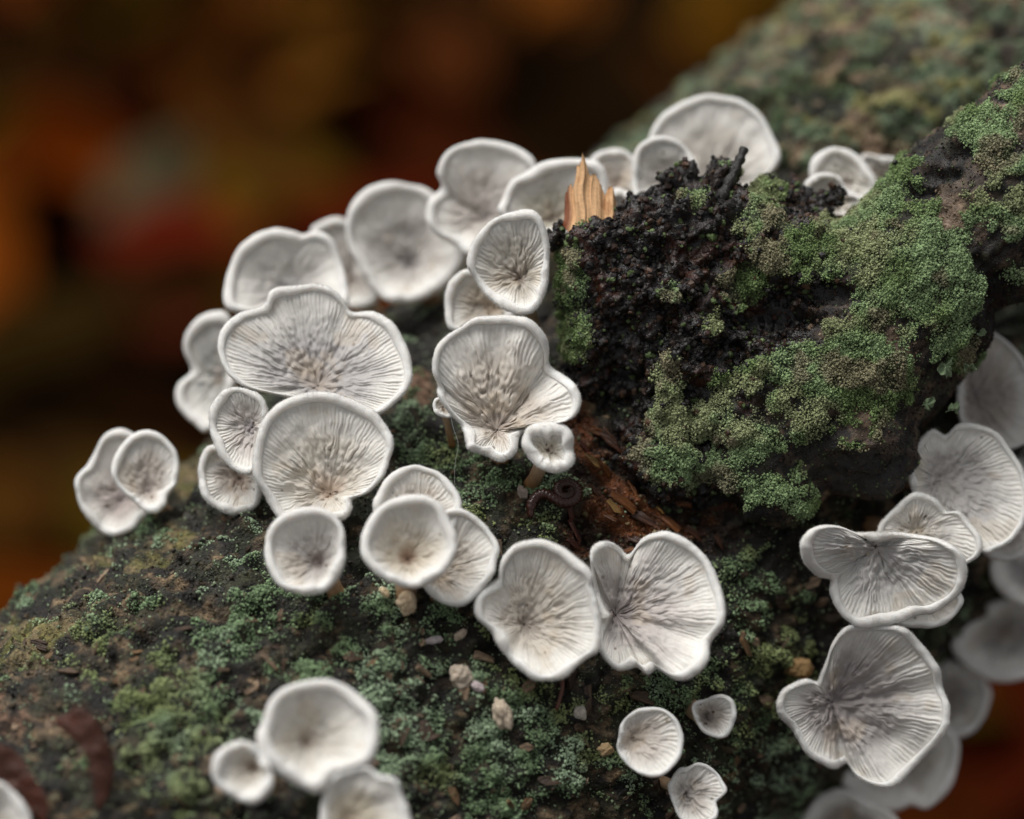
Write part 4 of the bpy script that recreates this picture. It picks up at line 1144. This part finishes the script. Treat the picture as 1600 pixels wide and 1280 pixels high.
# ------------------------------------------------------------------ leafy lichen on the branch's shaded edge
def lichen(label, px, py, w, size, seed):
    rr = np.random.default_rng(seed)
    na, nr_ = 48, 8
    a = np.arange(na) / na * 2 * np.pi
    lob = .75 + .25 * np.cos(a + rr.uniform(0, 6)) + .2 * np.cos(2 * a + rr.uniform(0, 6)) + .12 * np.cos(4 * a + rr.uniform(0, 6)) + .12 * np.cos(7 * a + rr.uniform(0, 6)) + .08 * np.cos(11 * a + rr.uniform(0, 6))
    V = []
    ax1 = rr.normal(size=3); n = -FWD * .8 + UP * .3 + rr.normal(size=3) * .35; n /= np.linalg.norm(n)
    x = np.cross(n, ax1); x /= np.linalg.norm(x); y = np.cross(n, x)
    c = P(px, py, w)
    for layer in (0, 1):
        for i in range(nr_):
            f = (i + .02) / (nr_ - 1)
            rad = size * PX * lob * f
            z = size * PX * (.55 * f ** 2 * np.cos(2 * a + seed) + .22 * f * np.cos(5 * a + seed) + .12 * f * np.cos(9 * a)) - layer * .012 * CM * (1 if i < nr_ - 1 else .3)
            V.append(c + (rad * np.cos(a))[:, None] * x + (rad * np.sin(a))[:, None] * y + z[:, None] * n)
    g = grid_faces(nr_, na)
    F = np.concatenate([g, g[:, ::-1] + nr_ * na])
    j = np.arange(na); j2 = (j + 1) % na
    e = (nr_ - 1) * na
    F = np.concatenate([F, np.stack([e + j, e + j2, e + nr_ * na + j2, e + nr_ * na + j], -1)])
    o = mesh_np('leafy_lichen', np.concatenate(V), F, M_LICHEN, None, c)
    tag(o, label, 'lichen', 'leafy lichen scraps under the branch')
for q in [('curled green lichen lobe at the shaded edge of the mossy branch, above the brownish-grey cap', 1478, 572, .0, 17, 1),
          ('bright green lichen scrap on the dark underside of the branch', 1448, 632, -.1, 12, 2),
          ('small lichen lobe touching the brownish-grey cap', 1512, 575, -.1, 13, 3),
          ('small dark green lichen flake at the branch underside, uppermost of the scraps', 1530, 520, -.1, 11, 4),
          ('narrow grey-green lichen strap hanging under the branch', 1492, 640, -.2, 13, 5)]:
    lichen(*q)

# ------------------------------------------------------------------ brown leaf scraps on the bark
def leaf_scrap(label, outl, w0, seed, bend):
    poly = catmull(outl, 6)
    c = poly.mean(0)
    nr_ = 9
    V = []
    for layer in (0, 1):
        for i in range(nr_):
            f = max(i / (nr_ - 1), .01)
            q = c + (poly - c) * f
            z = w0 + bend * ((q[:, 0] - c[0]) / 40) ** 2 * .1 + .02 * vnoise(np.stack([q[:, 0] / 20, q[:, 1] / 14, q[:, 0] * 0], -1), seed) - layer * .025
            V.append(P(q[:, 0], q[:, 1], z))
    na = len(poly)
    g = grid_faces(nr_, na)
    j = np.arange(na); j2 = (j + 1) % na
    e = (nr_ - 1) * na
    F = np.concatenate([g, g[:, ::-1] + nr_ * na, np.stack([e + j, e + j2, e + nr_ * na + j2, e + nr_ * na + j], -1)])
    o = mesh_np('leaf_scrap', np.concatenate(V), F, M_LEAFB, None, P(c[0], c[1], w0))
    tag(o, label, 'leaf')
leaf_scrap('curled red-brown dead leaf scrap arching on the lower bark', [(85,1128),(105,1115),(126,1104),(150,1125),(170,1160),(179,1200),(172,1240),(155,1268),(146,1240),(140,1200),(125,1165),(105,1145)], 2.55, 3, -1.0)
leaf_scrap('rust-brown leaf scrap beside the cap at the log\'s lower end', [(-30,1165),(0,1163),(25,1175),(50,1210),(75,1250),(70,1290),(40,1262),(10,1240),(-25,1225)], 2.6, 5, .6)

# fine silk thread from the folded flap down to the moss
pth = np.array([P(703, 642, .3), P(708, 668, .3), P(716, 695, .32), P(711, 725, .35), P(710, 765, .35)])
tag(tube_obj('silk_thread', catmull(pth, 6, False), np.full(25, .0013 * CM), M_SILK, None, pth[-1], 5),
    'single fine silk thread hanging from the folded flap of the large wavy fungus', 'thread')

# ------------------------------------------------------------------ forest floor
m, n, l, b = new_mat('forest_soil')
v = n.new('ShaderNodeRGB'); v.outputs[0].default_value = (0.010, 0.005, 0.002, 1)
c_, nz_, tc_ = mottle(n, l, v.outputs[0], 6, .5, 1.6)
l.new(c_, b.inputs['Base Color']); b.inputs['Roughness'].default_value = .9; b.inputs['Specular IOR Level'].default_value = 0
g = np.concatenate([[-150, -60, -20, -6], np.linspace(-2, 2.6, 60), [6, 20, 60, 150]])
GX, GY = np.meshgrid(g, g, indexing='ij')
GZ = .03 * fbm(np.stack([GX * 2, GY * 2, GX * 0], -1), 3, 5) - .03
o = mesh_np('ground', np.stack([GX, GY, GZ], -1).reshape(-1, 3), grid_faces(len(g), len(g), False)[:, ::-1], m)
o['kind'] = 'structure'

def ground_hit(px, py):
    d = P(px, py, 0) - CAM
    return CAM + d * (-CAM[2] / d[2])

# dead leaves: colours by the patch of floor they lie on; near-black patches paint in shadow gaps and dark soil
PATCH = [(60, 235, 105, (160, 70, 12), 1.0), (10, 330, 90, (120, 56, 16), 1.0), (245, 240, 95, (78, 80, 60), 1.0), (100, 40, 130, (84, 50, 18), .9), (320, 60, 120, (108, 62, 22), .8),
         (520, 50, 120, (104, 66, 20), .9), (660, 140, 110, (80, 40, 18), .9), (570, 200, 80, (84, 14, 6), .9), (440, 310, 110, (84, 62, 14), .9), (180, 340, 90, (44, 44, 16), .9),
         (40, 430, 110, (84, 54, 46), .9), (210, 510, 110, (60, 20, 14), .9), (850, 200, 150, (138, 62, 18), 1.0), (860, 70, 130, (134, 76, 26), 1.0), (60, 130, 90, (14, 8, 4), 1.0),
         (300, 590, 120, (18, 10, 8), 1.0), (60, 640, 130, (44, 38, 14), .9), (60, 850, 130, (84, 54, 18), .9), (150, 760, 90, (40, 30, 12), .8), (450, 170, 90, (92, 58, 24), .9),
         (750, 70, 100, (88, 50, 28), .9), (1010, 60, 110, (92, 76, 20), 1.0), (1120, 10, 100, (130, 86, 20), 1.0), (700, 260, 80, (50, 14, 6), .9), (1560, 1150, 80, (66, 12, 6), 1.0),
         (1570, 1260, 90, (96, 50, 12), 1.0), (1450, 1290, 80, (84, 36, 12), 1.0), (330, 420, 90, (60, 50, 14), .9)]
M_LITTER = attr_mat('dead_leaves', .9, 60, .6, 1.4, spec=.0)
rl = np.random.default_rng(99)
gp = [(ground_hit(a_[0], a_[1]), a_) for a_ in PATCH]
nl = 6500
ctr_ = ground_hit(600, 400)
XY = np.stack([rl.uniform(-1.3, 1.5, nl), rl.uniform(-.3, 2.6, nl)], -1)
LVv, LF, LC = [], [], []
u = np.linspace(-1, 1, 7)
halfw = np.array([.05, .5, .85, 1.0, .9, .6, .03])
gen = [lin(66, 36, 12), lin(40, 22, 8), lin(84, 40, 8), lin(26, 12, 6), lin(70, 18, 8), lin(60, 46, 10)]
for i in range(nl):
    x, y = XY[i]
    L_ = rl.uniform(.02, .042)
    W_ = L_ * rl.uniform(.45, .7)
    yaw = rl.uniform(0, 6.28)
    roll, pit = rl.normal(0, .35), rl.normal(0, .3)
    curl = rl.uniform(-.5, .9) * W_
    pts_ = []
    for a_, h_ in zip(u, halfw):
        for sgn in (-1, 0, 1):
            pts_.append((a_ * L_, sgn * h_ * W_, curl * (h_ * sgn) ** 2 + .25 * L_ * a_ * a_ * rl.uniform(.6, 1.2)))
    pts_ = np.array(pts_)
    cr, sr, cp, sp2 = math.cos(roll), math.sin(roll), math.cos(pit), math.sin(pit)
    q = pts_ @ np.array([[cp, 0, sp2], [0, 1, 0], [-sp2, 0, cp]]) @ np.array([[1, 0, 0], [0, cr, sr], [0, -sr, cr]])
    cyw, syw = math.cos(yaw), math.sin(yaw)
    q = q @ np.array([[cyw, syw, 0], [-syw, cyw, 0], [0, 0, 1]])
    q = q + np.array([x, y, rl.uniform(0.0, .02)])
    colr = gen[rl.integers(0, 6)] * rl.uniform(.6, 1.7)
    pxx, pyy, _ = proj(np.array([[x, y, 0.0]]))
    best, bw = None, 0
    pxx, pyy, _ = proj(q.mean(0)[None])
    for a_ in PATCH:
        dd = math.hypot(pxx[0] - a_[0], pyy[0] - a_[1]) / a_[2]
        if dd < 1.0 and (1 - dd) * a_[4] > bw:
            bw, best = (1 - dd) * a_[4], a_
    if best is not None and rl.random() < .35 + bw * 1.5:
        colr = (.68 * lin(*best[3]) + .32 * lin(66, 36, 14)) * rl.uniform(.55, 1.1) * (.4 + .6 * min(1, bw * 2.2))
    LVv.append(q)
    LC.append(np.tile(colr, (21, 1)))
Vall = np.concatenate(LVv)
f0 = []
for a_ in range(6):
    for s_ in range(2):
        f0.append((a_ * 3 + s_, (a_ + 1) * 3 + s_, (a_ + 1) * 3 + s_ + 1, a_ * 3 + s_ + 1))
f0 = np.array(f0)
Fall = (f0[None] + (np.arange(nl) * 21)[:, None, None]).reshape(-1, 4)
o = mesh_np('leaf_litter', Vall, Fall, M_LITTER, None, None, np.concatenate(LC))
o['kind'] = 'stuff'
tag(o, 'blurred brown, orange and red dead leaves covering the forest floor behind the log', 'leaf litter')
